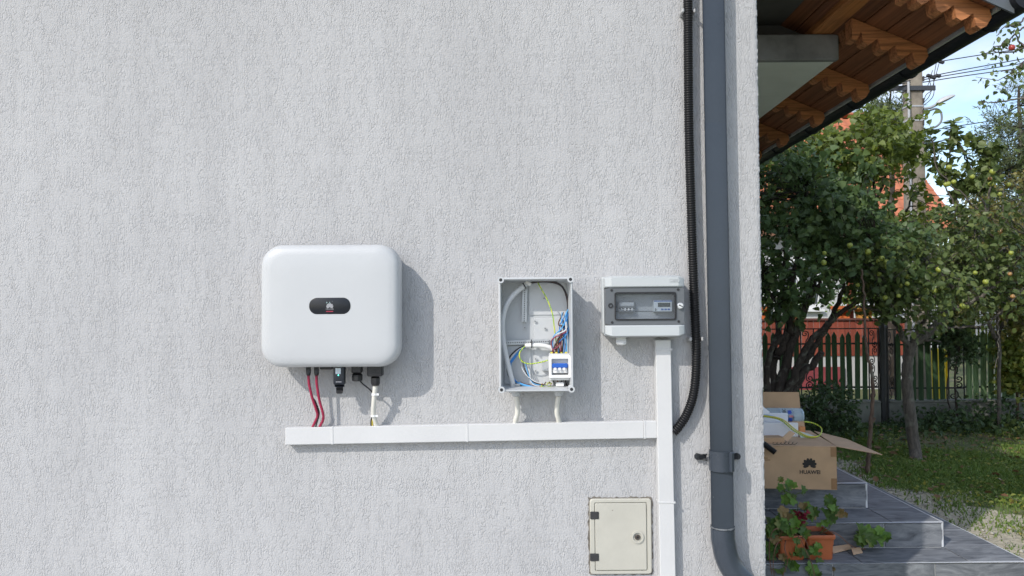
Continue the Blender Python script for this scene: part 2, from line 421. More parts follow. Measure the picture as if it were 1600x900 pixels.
# porch ceiling slab and the gable wall over it, roof shade put into its colour
SLX, SLY = 1.985, 4.62; SLZ = CAM_H + 1.485
plaster = plain('dull_porch_plaster', (0.70, 0.71, 0.68), 0.9, 0.07, 3.0, fine=0.3, finescale=120)
oldconc = plain('grey_weathered_beam', (0.20, 0.20, 0.205), 0.9, 0.35, 5.0, fine=0.5, finescale=60)
ps = MB().span((X1+.003, SLY+.05, SLZ+.004), (SLX, YB-.5, SLZ+.15)).build('porch_ceiling', plaster, house)
b = MB().span((X1+.003, SLY, SLZ), (SLX+.01, SLY+.05, SLZ+.158), .006)
for (x, z, w, h) in ((1.16, .1, .10, .004), (1.34, .135, .16, .004), (1.23, .07, .006, .035)):
    b.box((x, SLY-.001, SLZ+z), (w, .006, h))
b.build('edge_beam', oldconc, house)
MB().span((X1+.003, SLY+.16, SLZ+.158), (SLX-.12, SLY+.24, SLZ+.52)).build('porch_gable', plain('shaded_porch_gable', (0.10,0.098,0.10), .95, .2, 4), house)

# porch roof: boards run away from the camera, carved rafters cross them
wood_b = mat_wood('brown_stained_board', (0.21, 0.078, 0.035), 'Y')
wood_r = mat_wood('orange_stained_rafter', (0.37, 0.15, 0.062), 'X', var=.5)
gut = plain('black_gutter_metal', (0.014, 0.015, 0.019), 0.45, 0.2, 8, spec=0.3)
flash = plain('anthracite_flashing', (0.10, 0.115, 0.13), 0.5, 0.1, 6)
greyst = plain('pale_drip_edge', (0.45, 0.45, 0.43), 0.7, 0.15, 6)
EX, EZ, SLOPE = 2.40, CAM_H + 1.46, 0.42      # outer edge of the boards
RY0, RY1 = 3.70, 9.6
roof = put('porch_roof', None, house, (EX, RY0, EZ))
def rz(x): return EZ + (EX - x)*SLOPE
ang = math.atan(SLOPE); BW = 0.132
n = 11; cs, sn = math.cos(ang), math.sin(ang)
bm_ = {}
for i in range(n):                              # boards side by side up the slope
    w = BW - .005
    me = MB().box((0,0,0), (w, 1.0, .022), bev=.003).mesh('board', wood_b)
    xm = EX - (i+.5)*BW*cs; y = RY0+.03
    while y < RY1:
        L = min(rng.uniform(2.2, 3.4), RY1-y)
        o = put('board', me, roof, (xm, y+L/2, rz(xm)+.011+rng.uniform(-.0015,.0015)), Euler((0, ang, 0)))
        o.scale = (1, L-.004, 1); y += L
MB().span((X1+.003, RY0+.03, SLZ+.27), (1.90, SLY+.3, SLZ+.29)).build('shade_sheet', plain('recess_shade', (.07,.066,.064), .95, .25, 4), roof)  # dark sheet added to stand for the deep shade inside the roof
# carved rafters
def rafter_mesh(L):
    pts = [(0, -.04)]; u = .0
    for k in range(6 if L > 1 else 4):          # saw-tooth carving: slow rise, quick undercut
        pts += [(u+.03, -.095), (u+.06, -.118), (u+.085, -.112), (u+.098, -.055)]; u += .105
    pts += [(u+.02, -.118), (L, -.118)]
    poly = [(0.012, 0)] + pts + [(L, 0)]
    m = MB(); m.prism([Vector((-u*cs - (-v)*0, -.045, u*sn + v)) for u, v in poly], (0,1,0), .09)
    return m.mesh('rafter', wood_r)
rme, rms = rafter_mesh(1.46), rafter_mesh(.47)
for y in (3.82, 4.40, 5.12, 5.85, 6.60, 7.32, 8.05, 8.8):
    put('rafter', rms if y < SLY else rme, roof, (EX-.01, y, EZ-.002))
# purlin lying on the slab and running to the verge, with a stepped carved end
MB().span((1.84, 3.74, SLZ+.162), (1.985, SLY+.5, SLZ+.26), .01).build('purlin', mat_wood('orange_purlin', (0.46,0.18,0.06), 'Y'), roof)
mb = MB(); mb.prism([(1.975,SLY-.09,SLZ+.16),(1.975,SLY-.09,SLZ+.235),(2.19,SLY-.09,SLZ+.17),(2.17,SLY-.09,SLZ+.115),(2.12,SLY-.09,SLZ+.13),(2.09,SLY-.09,SLZ+.085),(2.04,SLY-.09,SLZ+.105),(2.01,SLY-.09,SLZ+.06)], (0,1,0), .07)
mb.build('bracket', wood_r, roof)
MB().span((EX+.004, RY0+.05, EZ-.014), (EX+.02, RY1, EZ+.03)).build('fascia', greyst, roof)
# gutter: half round trough with a rolled lip and brackets
gx, gz, gr = EX+.086, EZ+.018, .066
L0, L1 = [], []
prof = [(gx+gr*math.cos(a), gz+gr*math.sin(a)) for a in [math.pi + math.pi*k/14 for k in range(15)]]
prof2 = [(gx+(gr-.004)*math.cos(a), gz+(gr-.004)*math.sin(a)) for a in [2*math.pi - math.pi*k/14 for k in range(15)]]
mb = MB(); mb.prism([Vector((x, RY0-.05, z)) for x, z in prof+prof2], (0,1,0), RY1-RY0+.05)
mb.tube([(gx+gr, RY0-.05, gz+.004), (gx+gr, RY1, gz+.004)], .008, 8)
mb.prism([Vector((x, RY0-.052, z)) for x, z in prof], (0,1,0), .004)
gt = mb.build('gutter', gut, roof, smooth=40)
for y in (3.95, 4.76, 5.5, 6.3, 7.1):
    m = MB(); q = [Vector((gx+(gr+.004)*math.cos(a), y, gz+(gr+.004)*math.sin(a))) for a in [math.pi + math.pi*k/10 for k in range(11)]]
    m.tube(q, .005, 6); m.build('gutter_bracket', gut, roof)
# verge flashing and roof covering
m = MB()
for k in range(1):
    xa = X1-.1
    m.prism([(EX+.045, RY0-.012, EZ-.055), (EX+.045, RY0-.012, EZ+.03), (xa, RY0-.012, rz(xa)+.09), (xa, RY0-.012, rz(xa)+.03)], (0,1,0), .012)
m.build('verge_flashing', flash, roof)
m = MB(); xa = X1
m.prism([(EX+.07, RY0-.02, EZ+.02), (EX+.07, RY0-.02, EZ+.055), (xa, RY0-.02, rz(xa)+.11), (xa, RY0-.02, rz(xa)+.045)], (0,1,0), RY1-RY0)
m.build('roof_covering', flash, roof)
# rest of the house above the picture
hr = MB()
hr.prism([(X0-.5, WALL_Y-.35, 3.9), (X0-.5, 6.8, 5.5), (X0-.5, YB+.45, 3.9), (X0-.5, YB+.45, 4.05), (X0-.5, 6.8, 5.65), (X0-.5, WALL_Y-.35, 4.05)], (1,0,0), X1+.3-X0+.5)
hr.build('main_roof', plain('brown_roof_sheet', (0.16,0.07,0.045), .7, .2, 5), house)

# ================================================================== things on the wall
white_pl = plain('white_plastic', (0.80, 0.80, 0.79), 0.42, 0.03, 3)
inv_white = plain('inverter_white_paint', (0.50, 0.512, 0.52), 0.38, 0.025, 2.2)
trunk_w = plain('white_trunking_pvc', (0.585, 0.585, 0.583), 0.4, 0.035, 4)
black_pl = plain('black_plastic', (0.018, 0.018, 0.02), 0.45, 0.3, 12, fine=.1)
dark_al = plain('dark_heat_sink', (0.05, 0.052, 0.056), 0.5, 0.2, 10, metal=.3)
YN = Vector((0,-1,0))

# ---- inverter
a, c2 = wp(408, 383, .12), wp(626, 573, .12)
ic = (a+c2)/2; iw, ih = abs(c2.x-a.x), abs(a.z-c2.z)
inv = thing('solar_inverter', 'white rounded square solar inverter with black oval display on the rendered wall', 'inverter', (ic.x, WALL_Y, ic.z-ih/2))
tilt = Matrix.Rotation(R(0.15), 3, 'Y')
m = MB()
m.loft([rr_loop(ic, iw*s, ih*s, r, WALL_Y-d, 10, tilt) for d, s, r in
        ((.062,.975,.07),(.066,.99,.078),(.074,1,.082),(.112,.998,.082),(.128,.985,.08),(.139,.958,.074),(.1455,.91,.066),(.149,.82,.055),(.151,.6,.04),(.152,.3,.02))])
m.build('cover', inv_white, inv, smooth=50)
m = MB()
m.loft([rr_loop(ic, iw*.93, ih*.93, .05, WALL_Y-.02, 6, tilt), rr_loop(ic, iw*.93, ih*.93, .05, WALL_Y-.07, 6, tilt)])
m.build('body', plain('inverter_grey_casting', (.42,.43,.44), .5, .05, 6), inv, smooth=40)
MB().span((ic.x-.16, WALL_Y-.022, ic.z-.1), (ic.x+.16, WALL_Y, ic.z+.14)).build('wall_bracket', dark_al, inv)
for k in range(13):
    x = ic.x-.21+k*.035
    MB().span((x, WALL_Y-.058, ic.z-ih*.482), (x+.004, WALL_Y-.022, ic.z-ih*.455)).build('cooling_fin', dark_al, inv)
dp = wp(515.3, 478, .153); dw, dh = .152, .058
m = MB(); m.loft([rr_loop(dp, dw+.004, dh+.004, dh*.5, WALL_Y-.1495, 10), rr_loop(dp, dw+.004, dh+.004, dh*.5, WALL_Y-.1525, 10), rr_loop(dp, dw, dh, dh*.48, WALL_Y-.1535, 10)])
disp = m.build('display', plain('black_gloss_display', (.010,.012,.017), .34, .1, 5, spec=.4), inv, smooth=40)
yl = WALL_Y-.1537
lg = MB(); petal_logo(lg, lambda u, v: Vector((dp.x+u, yl, dp.z-.004+v)), .0165); lg.build('logo', plain('grey_print', (.34,.34,.36), .5), disp)
led = mat_glow('green_white_led', (.40,.62,.6), .25); dled = plain('unlit_led', (.12,.13,.14), .3)
for i, (u, v, lm) in enumerate(((-.011,.0175,dled),(-.0005,.0175,dled),(.0095,.0175,dled),(-.011,.0125,led),(-.0005,.0125,led))):
    MB().disc((dp.x+u, yl+.0002, dp.z+v-.0005), YN, .0016, .0006, 8).build('indicator', lm, disp)
tm = text_mesh('HUAWEI', .0075, MATS['grey_print'], 'lettering', .0)
put('lettering', tm, disp, (dp.x, yl-.0002, dp.z-.0125), Euler((R(90),0,0)))
MB().span((dp.x-.014, yl-.0004, dp.z-.0225), (dp.x+.013, yl+.0003, dp.z-.019)).build('red_stripe', plain('red_print', (.3,.02,.05), .5), disp)
# connectors under it
for px in (482, 494.5):
    p = wp(px, 572, .075)
    m = MB(); m.tube([p+Vector((0,0,.012)), p-Vector((0,0,.026)), p-Vector((0,0,.036))], [.0095,.0095,.0075], 12)
    m.build('cable_connector', black_pl, inv, smooth=40)
p = wp(530.5, 570, .085)
m = MB(); m.box(p-Vector((0,0,.034)), (.044,.03,.085), bev=.006, seg=2); m.tube([p-Vector((0,0,.075)), p-Vector((0,0,.084))], .019, 14)
dg = m.build('data_dongle', plain('navy_black_plastic', (.014,.018,.026), .4), inv, smooth=35)
m = MB(); m.tube([p-Vector((0,0,.084)), p-Vector((0,0,.106)), p-Vector((0,0,.110))], [.0135,.0135,.011], 10); m.build('dongle_nut', black_pl, dg, smooth=35)
MB().span(p+Vector((-.012,-.0158,-.034)), p+Vector((.008,-.0149,-.012))).build('sticker', plain('pale_sticker', (.55,.62,.66), .5, .2, 160), dg)
MB().disc(p+Vector((-.001,-.0149,-.0385)), YN, .0026, .0012, 8).build('indicator', mat_glow('green_led', (.1,.75,.55), 2.0), dg)
MB().span(p+Vector((-.011,-.0155,-.0655)), p+Vector((.011,-.0149,-.063))).build('lettering', MATS['grey_print'], dg)
p = wp(558, 572, .07)
m = MB(); m.box(p-Vector((0,0,.01)), (.04,.03,.034), bev=.004); m.tube([p-Vector((0,0,.026)), p-Vector((0,0,.034)), p-Vector((0,0,.055)), p-Vector((0,0,.058))], [.014,.0205,.0205,.017], 10)
m.build('cable_gland', black_pl, inv, smooth=30)
p = wp(586.5, 570, .075)
m = MB(); m.box(p-Vector((0,0,.016)), (.058,.045,.055), bev=.004); m.disc(p+Vector((0,-.022,-.022)), YN, .004, .003, 8)
m.build('mains_connector', black_pl, inv, smooth=35)
m = MB(); q = p-Vector((0,0,.043)); m.tube([q, q-Vector((0,0,.008)), q-Vector((0,0,.028)), q-Vector((0,0,.037))], [.014,.0175,.0175,.014], 10); m.build('connector_nut', black_pl, inv, smooth=30)
p = wp(511, 573, .05); MB().box(p-Vector((0,0,.004)), (.05,.03,.012), bev=.003).build('switch_base', black_pl, inv)

red = plain('crimson_solar_cable', (.33, .018, .06), .42, .12, 30)
for k, (pts, lab) in enumerate(((((482,588),(483,600),(488,622),(494,640),(496,650),(491,662),(486.5,671)), 'crimson solar cable on the left, from inverter down into white trunking'),
                              (((494.5,588),(495,600),(499,625),(504.5,645),(505,655),(501,664),(496.5,671)), 'crimson solar cable on the right, beside the leftmost one, into white trunking'))):
    P = [wp(x, y, d) for (x, y), d in zip(pts, (.075,.073,.066,.055,.045,.032,.028))]
    P = [P[0]+Vector((0,0,.005))] + P[1:]
    tag(MB().tube(smooth_path(P, 8), .0052, 10).build('solar_cable', red, smooth=60), lab, 'cable', 'solar cables under the inverter')
P = [wp(489,622,.06), wp(493,628,.058), wp(497.5,640,.052), wp(498.5,648,.046), wp(496,657,.04), wp(493,668,.03)]
tag(MB().tube(smooth_path(P, 8), .003, 8).build('earth_cable', black_pl, smooth=60), 'thin black cable between the two crimson solar cables', 'cable')
cream = plain('cream_cable_sheath', (.70,.68,.61), .5, .06, 18)
P = [wp(586.5,601,.075), wp(585.5,612,.073), wp(584,630,.062), wp(583.5,646,.048), wp(586,657,.036), wp(589,667,.026)]
mc = thing('mains_cable', 'cream sheathed mains cable with two ties dropping from inverter connector', 'cable', wp(588,667,.026))
MB().tube(smooth_path(P, 8), .0092, 12).build('sheath', cream, mc, smooth=60)
for (x, y, d) in ((585,616.5,.071),(583.6,650,.045)):
    q = wp(x, y, d); m = MB(); m.ring(q-Vector((0,0,.004)), (0.05,0.1,1), .0088, .0115, .008, 16); m.box(q+Vector((.012,-.004,.001)), (.012,.006,.008)); m.build('cable_tie', white_pl, mc, smooth=30)
for (x0, mt_) in ((580.6, plain('black_core', (.02,.02,.02), .4)), (582.5, plain('yellow_core', (.62,.5,.07), .4))):
    MB().tube(smooth_path([wp(x0+1,650,.044), wp(x0-.6,658,.036), wp(x0-.6,667,.027)], 6), .0034, 8).build('core_wire', mt_, mc, smooth=60)
P = [wp(562,594,.068), wp(567,600,.066), wp(576,607,.066), wp(583,614,.066)]
tag(MB().tube(smooth_path(P, 6), .0032, 8).build('signal_cable', black_pl, smooth=60), 'thin black cable slanting from inverter gland to the cream cable', 'cable')

# ---- trunking, two runs
def bar(mb, p0, p1, h, d0, d1, bev=.0025):
    """box between wall pixels p0, p1 (centre line), h tall, from d0 to d1 off the wall"""
    A, B = wp(*p0, d1), wp(*p1, d1); u = (B-A); L = u.length; u.normalize(); w = Vector((-u.z, 0, u.x))
    M = Matrix((u, Vector((0,1,0)), w)).transposed()
    c = (A+B)/2; c.y = WALL_Y-(d0+d1)/2
    return mb.box(c, (L, d1-d0, h), M, bev)
ht = thing('cable_trunking', 'long white horizontal cable trunking under the inverter and open box', 'trunking', wp(446, 682, 0))
k = (657-668)/(1027-445.)
cl = lambda x: 682 + k*(x-445)*.98
for x0, x1 in ((445.5, 519), (519.6, 729.6), (730.4, 1006), (1006.6, 1027)):
    bar(MB(), (x0, cl(x0)), (x1, cl(x1)), .0675, 0.001, .04).build('trunking_length', trunk_w, ht)
for x in (519, 730, 1007.5):
    bar(MB(), (x-1.6, cl(x-1.6)), (x+1.6, cl(x+1.6)), .0695, .0015, .0415, .001).build('joint_cover', trunk_w, ht)
MB().box(wp(518.5, 670, .02), (.012,.03,.012), bev=.003).build('joint_lug', trunk_w, ht)
vt = thing('cable_trunking', 'white vertical cable trunking running down from the grey meter box', 'trunking', wp(1045, 900, 0))
def vx(y): return 1036.2 + (y-530)*(1043.8-1036.2)/370
for y0, y1 in ((531, 546), (546.5, 785), (785.6, 1180)):
    bar(MB(), (vx(y0), y0), (vx(y1), y1), .0605, .001, .046).build('trunking_length', trunk_w, vt)
for y in (546, 785.5):
    bar(MB(), (vx(y)+.7, y-1.5), (vx(y)+.7, y+1.5), .068, .0015, .0478, .001).build('joint_cover', trunk_w, vt)

# ---- open junction box
DB = .135
jl, jr, jt, jb = wp(780.5, 520, DB).x, wp(894.5, 520, DB).x, wp(838, 434.5, DB).z, wp(838, 611, DB).z
jc = Vector(((jl+jr)/2, WALL_Y, (jt+jb)/2)); jw, jh = jr-jl, jt-jb
box = thing('junction_box', 'open grey plastic junction box full of coloured wires and a blue breaker', 'junction box', (jc.x, WALL_Y, jb))
grey_pl = plain('light_grey_abs', (.50,.515,.525), .5, .04, 5)
grey_in = plain('box_back_grey', (.56,.575,.585), .55, .05, 6)
tw = .0045
m = MB()
def jloop(w, h, r, d): return rr_loop(jc, w, h, r, WALL_Y-d, 3)
m.loft([jloop(jw-.016, jh-.016, .012, .002), jloop(jw-.016, jh-.016, .012, .015), jloop(jw-.002, jh-.002, .012, DB-.012), jloop(jw, jh, .012, DB-.010), jloop(jw, jh, .012, DB), jloop(jw-.008, jh-.008, .009, DB), jloop(jw-.009, jh-.009, .009, DB-.011), jloop(jw-.026, jh-.026, .009, .008)], True, True)
m.build('shell', grey_pl, box, smooth=30)
m = MB()   # raised lip round the rim
m.loft([jloop(jw+.004, jh+.004, .013, DB-.018), jloop(jw+.006, jh+.006, .013, DB-.017), jloop(jw+.006, jh+.006, .013, DB-.012), jloop(jw+.001, jh+.001, .013, DB-.011)], False, False)
m.build('rim', grey_pl, box, smooth=30)
for sx, sz in ((-1,1),(1,1),(-1,-1),(1,-1)):
    q = Vector((jc.x+sx*(jw/2-.006), WALL_Y-DB+.04, jc.z+sz*(jh/2-.006)))
    m = MB(); m.tube([q, q+YN*.045], .0125, 16); e = m.build('corner_post', grey_pl, box, smooth=40)
    MB().disc(q+YN*.0445, YN, .0062, .0012, 12).build('screw_hole', black_pl, e)
def jp(px, py, d): return wp(px, py, d)
# raised back panels
for (x0, y0, x1, y1, dd) in ((834, 497, 884, 602, .010), (826, 440, 890, 492, .0095), (788, 540, 830, 600, .0095)):
    A, B = jp(x0, y0, dd), jp(x1, y1, dd)
    m = MB().span((A.x, WALL_Y-.0075, A.z), (B.x, WALL_Y-dd-.002, B.z), .0015); m.build('back_panel', grey_in, box)
for (x, y) in ((836,502),(851.5,513),(820,512),(837,560.5),(837,579.5),(805.5,534.5),(841,534),(819,485),(824,472),(850,466),(887,532),(785,541),(785,580),(884,490)):
    q = jp(x, y, .012); m = MB(); m.tube([Vector((q.x, WALL_Y-.007, q.z)), Vector((q.x, WALL_Y-.02, q.z))], .0055, 10)
    o = m.build('screw_boss', grey_pl, box, smooth=40)
    MB().disc((q.x, WALL_Y-.0199, q.z), YN, .0022, .0008, 8).build('screw_hole', dark_al, o)
railm = plain('zinc_rail', (.50,.52,.54), .4, .08, 9, metal=.4)
def rail(px0, py0, px1, py1, w):
    A, B = jp(px0, py0, .024), jp(px1, py1, .024); u = (B-A); L = u.length; u.normalize(); wv = Vector((-u.z,0,u.x))
    M = Matrix((u, Vector((0,1,0)), wv)).transposed(); c = (A+B)/2
    m = MB(); m.box(c, (L, .003, w), M); m.box(c+wv*(w/2)+Vector((0,.004,0)), (L,.008,.003), M); m.box(c-wv*(w/2)+Vector((0,.004,0)), (L,.008,.003), M)
    o = m.build('perforated_rail', railm, box); n = int(L/.0085)
    h = MB()
    for i in range(n):
        q = A + u*(L*(i+.5)/n); h.box(q+YN*.0017, (.0042,.0006,.0036), M)
    h.build('slot_row', dark_al, o)['kind'] = 'stuff'
rail(820, 452, 819, 503, .017); rail(786, 536, 858, 533.5, .015)
# wires
greyc = plain('grey_cable_sheath', (.60,.61,.62), .5, .05, 14)
bluew = plain('blue_wire', (.035,.20,.52), .4, .1, 20); lblue = plain('light_blue_wire', (.10,.36,.66), .4, .1, 20)
blackw = plain('black_wire', (.016,.016,.02), .4); brownw = plain('brown_wire', (.10,.035,.02), .4); pinkw = plain('red_violet_wire', (.30,.06,.10), .4)
tanw = plain('tan_wire', (.45,.27,.16), .5); gyw = mat_stripe_wire(); whitew = plain('white_sheath', (.76,.76,.74), .45, .04, 9)
def wire(name, mat, pts, r, n=8, par=None):
    return MB().tube(smooth_path([jp(*p) for p in pts], 7), r, n).build(name, mat, par or box, smooth=60)
wire('grey_cable', greyc, [(822,444.5,.05),(816,449,.06),(803,460,.07),(791,478,.075),(785.5,503,.072),(787,535,.07),(794,570,.066),(800,594,.06),(802,606,.055)], .0098, 12)
q = jp(825, 443, .05); MB().box(q, (.026,.014,.014), Euler((0,R(22),0)), .003).build('sheath_end', whitew, box)
q = jp(818.5, 446.5, .058); MB().ring(q, (1,0,.6), .0098, .0118, .004, 14).build('cable_tie', blackw, box)
wire('white_cable', whitew, [(820,540,.035),(832,539.5,.045),(848,540,.045),(860,543,.045),(864,546,.045)], .0088, 12)
q = jp(830.5, 537, .047); MB().box(q, (.003,.024,.034), None, .001).build('cable_tie', blackw, box)
wire('earth_wire', gyw, [(840,441,.05),(846,452,.06),(855,468,.065),(863,490,.07),(866,512,.07),(869,534,.06),(870,548,.055)], .0024)
wire('earth_wire', gyw, [(820,541,.04),(813,549,.06),(811.5,556,.065),(816,565,.065),(828,568.5,.065),(845,566,.06),(856,563,.055)], .0024)
for dx, mt_, r in ((0, blackw, .003), (2, greyc, .0022), (4, bluew, .003), (5.6, bluew, .0026)):
    wire('feed_wire', mt_, [(820+dx*.2,540+dx*.4,.035),(808+dx,546+dx*.4,.045),(797+dx*.9,557+dx,.05),(792.5+dx,570,.052),(795+dx,588,.05),(806+dx,599+dx*.15,.045),(824,603-dx*.2,.045),(842,606+dx*.2,.045),(858,606+dx*.3,.045),(868,603+dx*.3,.045)], r)
for dx, mt_, r in ((0, lblue, .0034), (1.2, lblue, .003), (2.2, brownw, .0024)):
    wire('bottom_wire', mt_, [(806+dx*3,598-dx*.6,.05),(820,602-dx,.052),(840,605.5-dx*.6,.054),(860,606.5-dx,.052),(872,604.5-dx,.048),(880,600,.045)], r)
for dx, mt_, r in ((0, blackw, .003), (1.6, brownw, .0026), (3, blackw, .0028)):
    wire('top_wire', mt_, [(829,441.5+dx*.3,.05),(845,439+dx*.5,.05),(862,439.5+dx*.6,.05),(877,446+dx*.4,.05),(886-dx*.5,462,.05),(889-dx*.6,482,.05),(888-dx,505,.05),(884-dx,524,.048)], r)
for i, (mt_, x0, y0, x1) in enumerate(((blackw,888,512,863.5),(pinkw,886,520,866),(brownw,886,524,869),(tanw,876,532,871),(tanw,872,528,873.5),(pinkw,876,516,876),(brownw,878,508,877.5),(blackw,880,500,879),(bluew,886,488,881.5),(lblue,887,494,884),(lblue,885,505,886))):
    wire('breaker_wire', mt_, [(x0,y0,.05),((x0+x1)/2+(1 if i%2 else -2),(y0+552)/2-4,.066+.003*(i%3)),(x1,547,.06),(x1,556,.056)], .0025)
for (x, y, x1, y1, mt_) in ((889,482,885,500,lblue),(890,486,886,512,bluew),(888,496,887,530,lblue)):
    wire('blue_loop', mt_, [(x,y,.05),((x+x1)/2-3,(y+y1)/2,.07),(x1,y1,.06)], .0028)
for i in range(14):
    a_ = rng.uniform(0, 6.3); x, y = 852+rng.uniform(-10,10), 600.5+rng.uniform(-3,3)
    L = rng.uniform(3, 6)
    MB().tube([jp(x, y, .05), jp(x+math.cos(a_)*L, y+math.sin(a_)*2.5, .07)], .0022, 6).build('spare_wire_end', (gyw, tanw, gyw, brownw)[i%4], box)
for i in range(12):
    x0, y0 = rng.uniform(878,890), rng.uniform(484,520); x1 = rng.uniform(864,887)
    wire('loose_wire', (blackw, lblue, bluew, pinkw, brownw, greyc)[i % 6], [(x0,y0,.04),(x0-rng.uniform(0,10),y0+rng.uniform(8,20),.07+rng.uniform(0,.03)),(x1+rng.uniform(-3,3),y0+rng.uniform(22,34),.07),(x1,552,.058)], rng.uniform(.0018,.0026))
for i in range(4): wire('loose_wire', (greyc, blackw, lblue, greyc)[i], [(812+i*4,560+i*3,.03),(818+i*3,580,.05),(832,594+i*2,.055),(850,601+i,.05)], .002)
# breaker in its white frame
A, B = jp(857.5, 556, .10), jp(892.5, 590.5, .10)
bc = (A+B)/2; bw, bh = B.x-A.x, A.z-B.z
m = MB(); m.loft([rr_loop(bc, bw, bh, .004, WALL_Y-.085, 3), rr_loop(bc, bw, bh, .004, WALL_Y-.1, 3), rr_loop(bc, bw-.003, bh-.003, .004, WALL_Y-.102, 3), rr_loop(bc, bw-.020, bh-.022, .003, WALL_Y-.102, 3), rr_loop(bc, bw-.021, bh-.023, .003, WALL_Y-.088, 3)], False, False)
fr = m.build('breaker_frame', white_pl, box, smooth=30)
MB().span((bc.x-bw*.46, WALL_Y-.02, bc.z-bh*.62), (bc.x+bw*.46, WALL_Y-.084, bc.z+bh*.58), .002).build('breaker_body', plain('pale_grey_breaker', (.62,.63,.63), .45), fr)
MB().span((bc.x-bw*.34, WALL_Y-.083, bc.z-bh*.30), (bc.x+bw*.34, WALL_Y-.094, bc.z+bh*.02), .002).build('breaker_face', white_pl, fr)
MB().span((bc.x-bw*.36, WALL_Y-.086, bc.z-bh*.06), (bc.x+bw*.36, WALL_Y-.108, bc.z+bh*.16), .004).build('toggle_bar', plain('blue_toggle', (.02,.10,.42), .35), fr)
for i in range(3):
    MB().box((bc.x+(i-1)*bw*.2-.002, WALL_Y-.1085, bc.z-bh*.09), (.010,.006,.010), bev=.001).build('toggle_tab', plain('toggle_white', (.75,.77,.8), .4), fr)
MB().span((bc.x-bw*.33, WALL_Y-.095, bc.z-bh*.33), (bc.x+bw*.33, WALL_Y-.0945, bc.z-bh*.29)).build('slot_line', dark_al, fr)
for i in range(4):
    MB().box((bc.x+(i-1.5)*.0185-.002, WALL_Y-.062, bc.z+bh*.60), (.009,.008,.008), bev=.001).build('ferrule', plain('yellow_ferrule', (.70,.60,.08), .4), fr)
q = jp(852, 572.5, .03); MB().span((q.x-.012, WALL_Y-.016, q.z-.017), (q.x+.014, WALL_Y-.03, q.z+.017)).build('din_rail_end', railm, box)
for i, x in enumerate((866,871,877,884)):
    MB().tube(smooth_path([jp(x,592,.06), jp(x+rng.uniform(-1,1),597,.07), jp(x+(3 if i>1 else 0),604,.05)],5), .0026, 6).build('outgoing_wire', (blackw, brownw, blackw, blackw)[i], box, smooth=60)
q = jp(875, 600.5, .07); MB().box(q, (.03,.012,.016), bev=.002).build('terminal_block', white_pl, box)
q = jp(873, 593, .07); MB().box(q, (.018,.01,.006), bev=.001).build('terminal_tag', white_pl, box)
for x, nm in ((806.5, 0), (873, 1)):
    q = Vector((wp(x, 612, .06).x, WALL_Y-.06, jb))
    m = MB(); m.tube([q+Vector((0,0,.02)), q, q-Vector((0,0,.012)), q-Vector((0,0,.024)), q-Vector((0,0,.028))], [.016,.019,.0195,.0165,.012], 14)
    m.build('cable_gland', grey_pl, box, smooth=30)
    q = jp(802 if nm == 0 else 877, 608, .05); 
    if nm == 0: MB().tube([q-Vector((0,0,.012)), q+Vector((0,0,.004)), q+Vector((0,0,.009))], [.019,.019,.012], 14).build('gland_nut', white_pl, box, smooth=30)
for pts, lab in ((((806.5,617,.06),(808,632,.055),(808.5,645,.045),(806,655,.034),(805,663,.022)), 'cream cable from the left gland of the open box into trunking'),
                 (((873,617,.06),(870.5,632,.055),(870,645,.045),(872.5,655,.034),(873.5,662,.022)), 'cream cable from the right gland of the open box into trunking')):
    tag(MB().tube(smooth_path([wp(*p) for p in pts], 7), .0095, 12).build('box_cable', cream, smooth=60), lab, 'cable', 'cables under the open box')

# ---- closed meter box with a window
DM = .125
ml, mr, mt, mbz = wp(946, 480, DM).x, wp(1070.5, 480, DM).x, wp(1008, 430.5, DM).z, wp(1008, 527, DM).z
mc_ = Vector(((ml+mr)/2, WALL_Y, (mt+mbz)/2)); mw, mh = mr-ml, mt-mbz
met = thing('meter_box', 'grey white meter box with tinted window at the top of the vertical trunking', 'meter box', (mc_.x, WALL_Y, mbz))
mb_pl = plain('meter_box_grey_white', (.48,.505,.51), .45, .03, 4)
MB().span((ml-.004, WALL_Y, mbz+.012), (mr+.001, WALL_Y-.06, mt-.002), .006, 2).build('base', mb_pl, met)
def oct_loop(w, h, cx, cz, d):
    pts = [(-w/2+cx, h/2), (w/2-cx, h/2), (w/2, h/2-cz), (w/2, -h/2+cz), (w/2-cx, -h/2), (-w/2+cx, -h/2), (-w/2, -h/2+cz), (-w/2, h/2-cz)]
    return [Vector((mc_.x+x, WALL_Y-d, mc_.z+z)) for x, z in pts]
# upper and lower cover, bulging; the middle is recessed for the panel
def cover(z0, z1, up):
    m = MB(); s = 1 if up else -1
    zo, zi = (z1, z0) if up else (z0, z1)
    P = lambda dx, z, d: Vector((mc_.x+dx, WALL_Y-d, mc_.z+z))
    ch = .024; w = mw/2
    def sec(dx, zoo, d2):
        return [P(dx, zi, .055), P(dx, zoo, .055), P(dx, zoo, d2*.86), P(dx, zoo-s*.006, d2), P(dx, zi+s*.004, d2), P(dx, zi, d2-.004)]
    m.loft([sec(-w, zo-s*.007, DM*.88), sec(-w+.004, zo-s*.006, DM*.92), sec(-w+ch, zo, DM), sec(w-ch, zo, DM), sec(w-.004, zo-s*.006, DM*.92), sec(w, zo-s*.007, DM*.88)])
    m.build('cover', mb_pl, met, smooth=25)
zb = lambda py: wp(1008, py, DM).z - mc_.z
cover(zb(448.6), zb(430.5), True); cover(zb(527), zb(508.2), False)
panelm = plain('slate_grey_panel', (.12,.13,.14), .4, .06, 5)
pz0, pz1 = zb(508.0), zb(448.8); ph = pz1-pz0; pcz = mc_.z+(pz0+pz1)/2
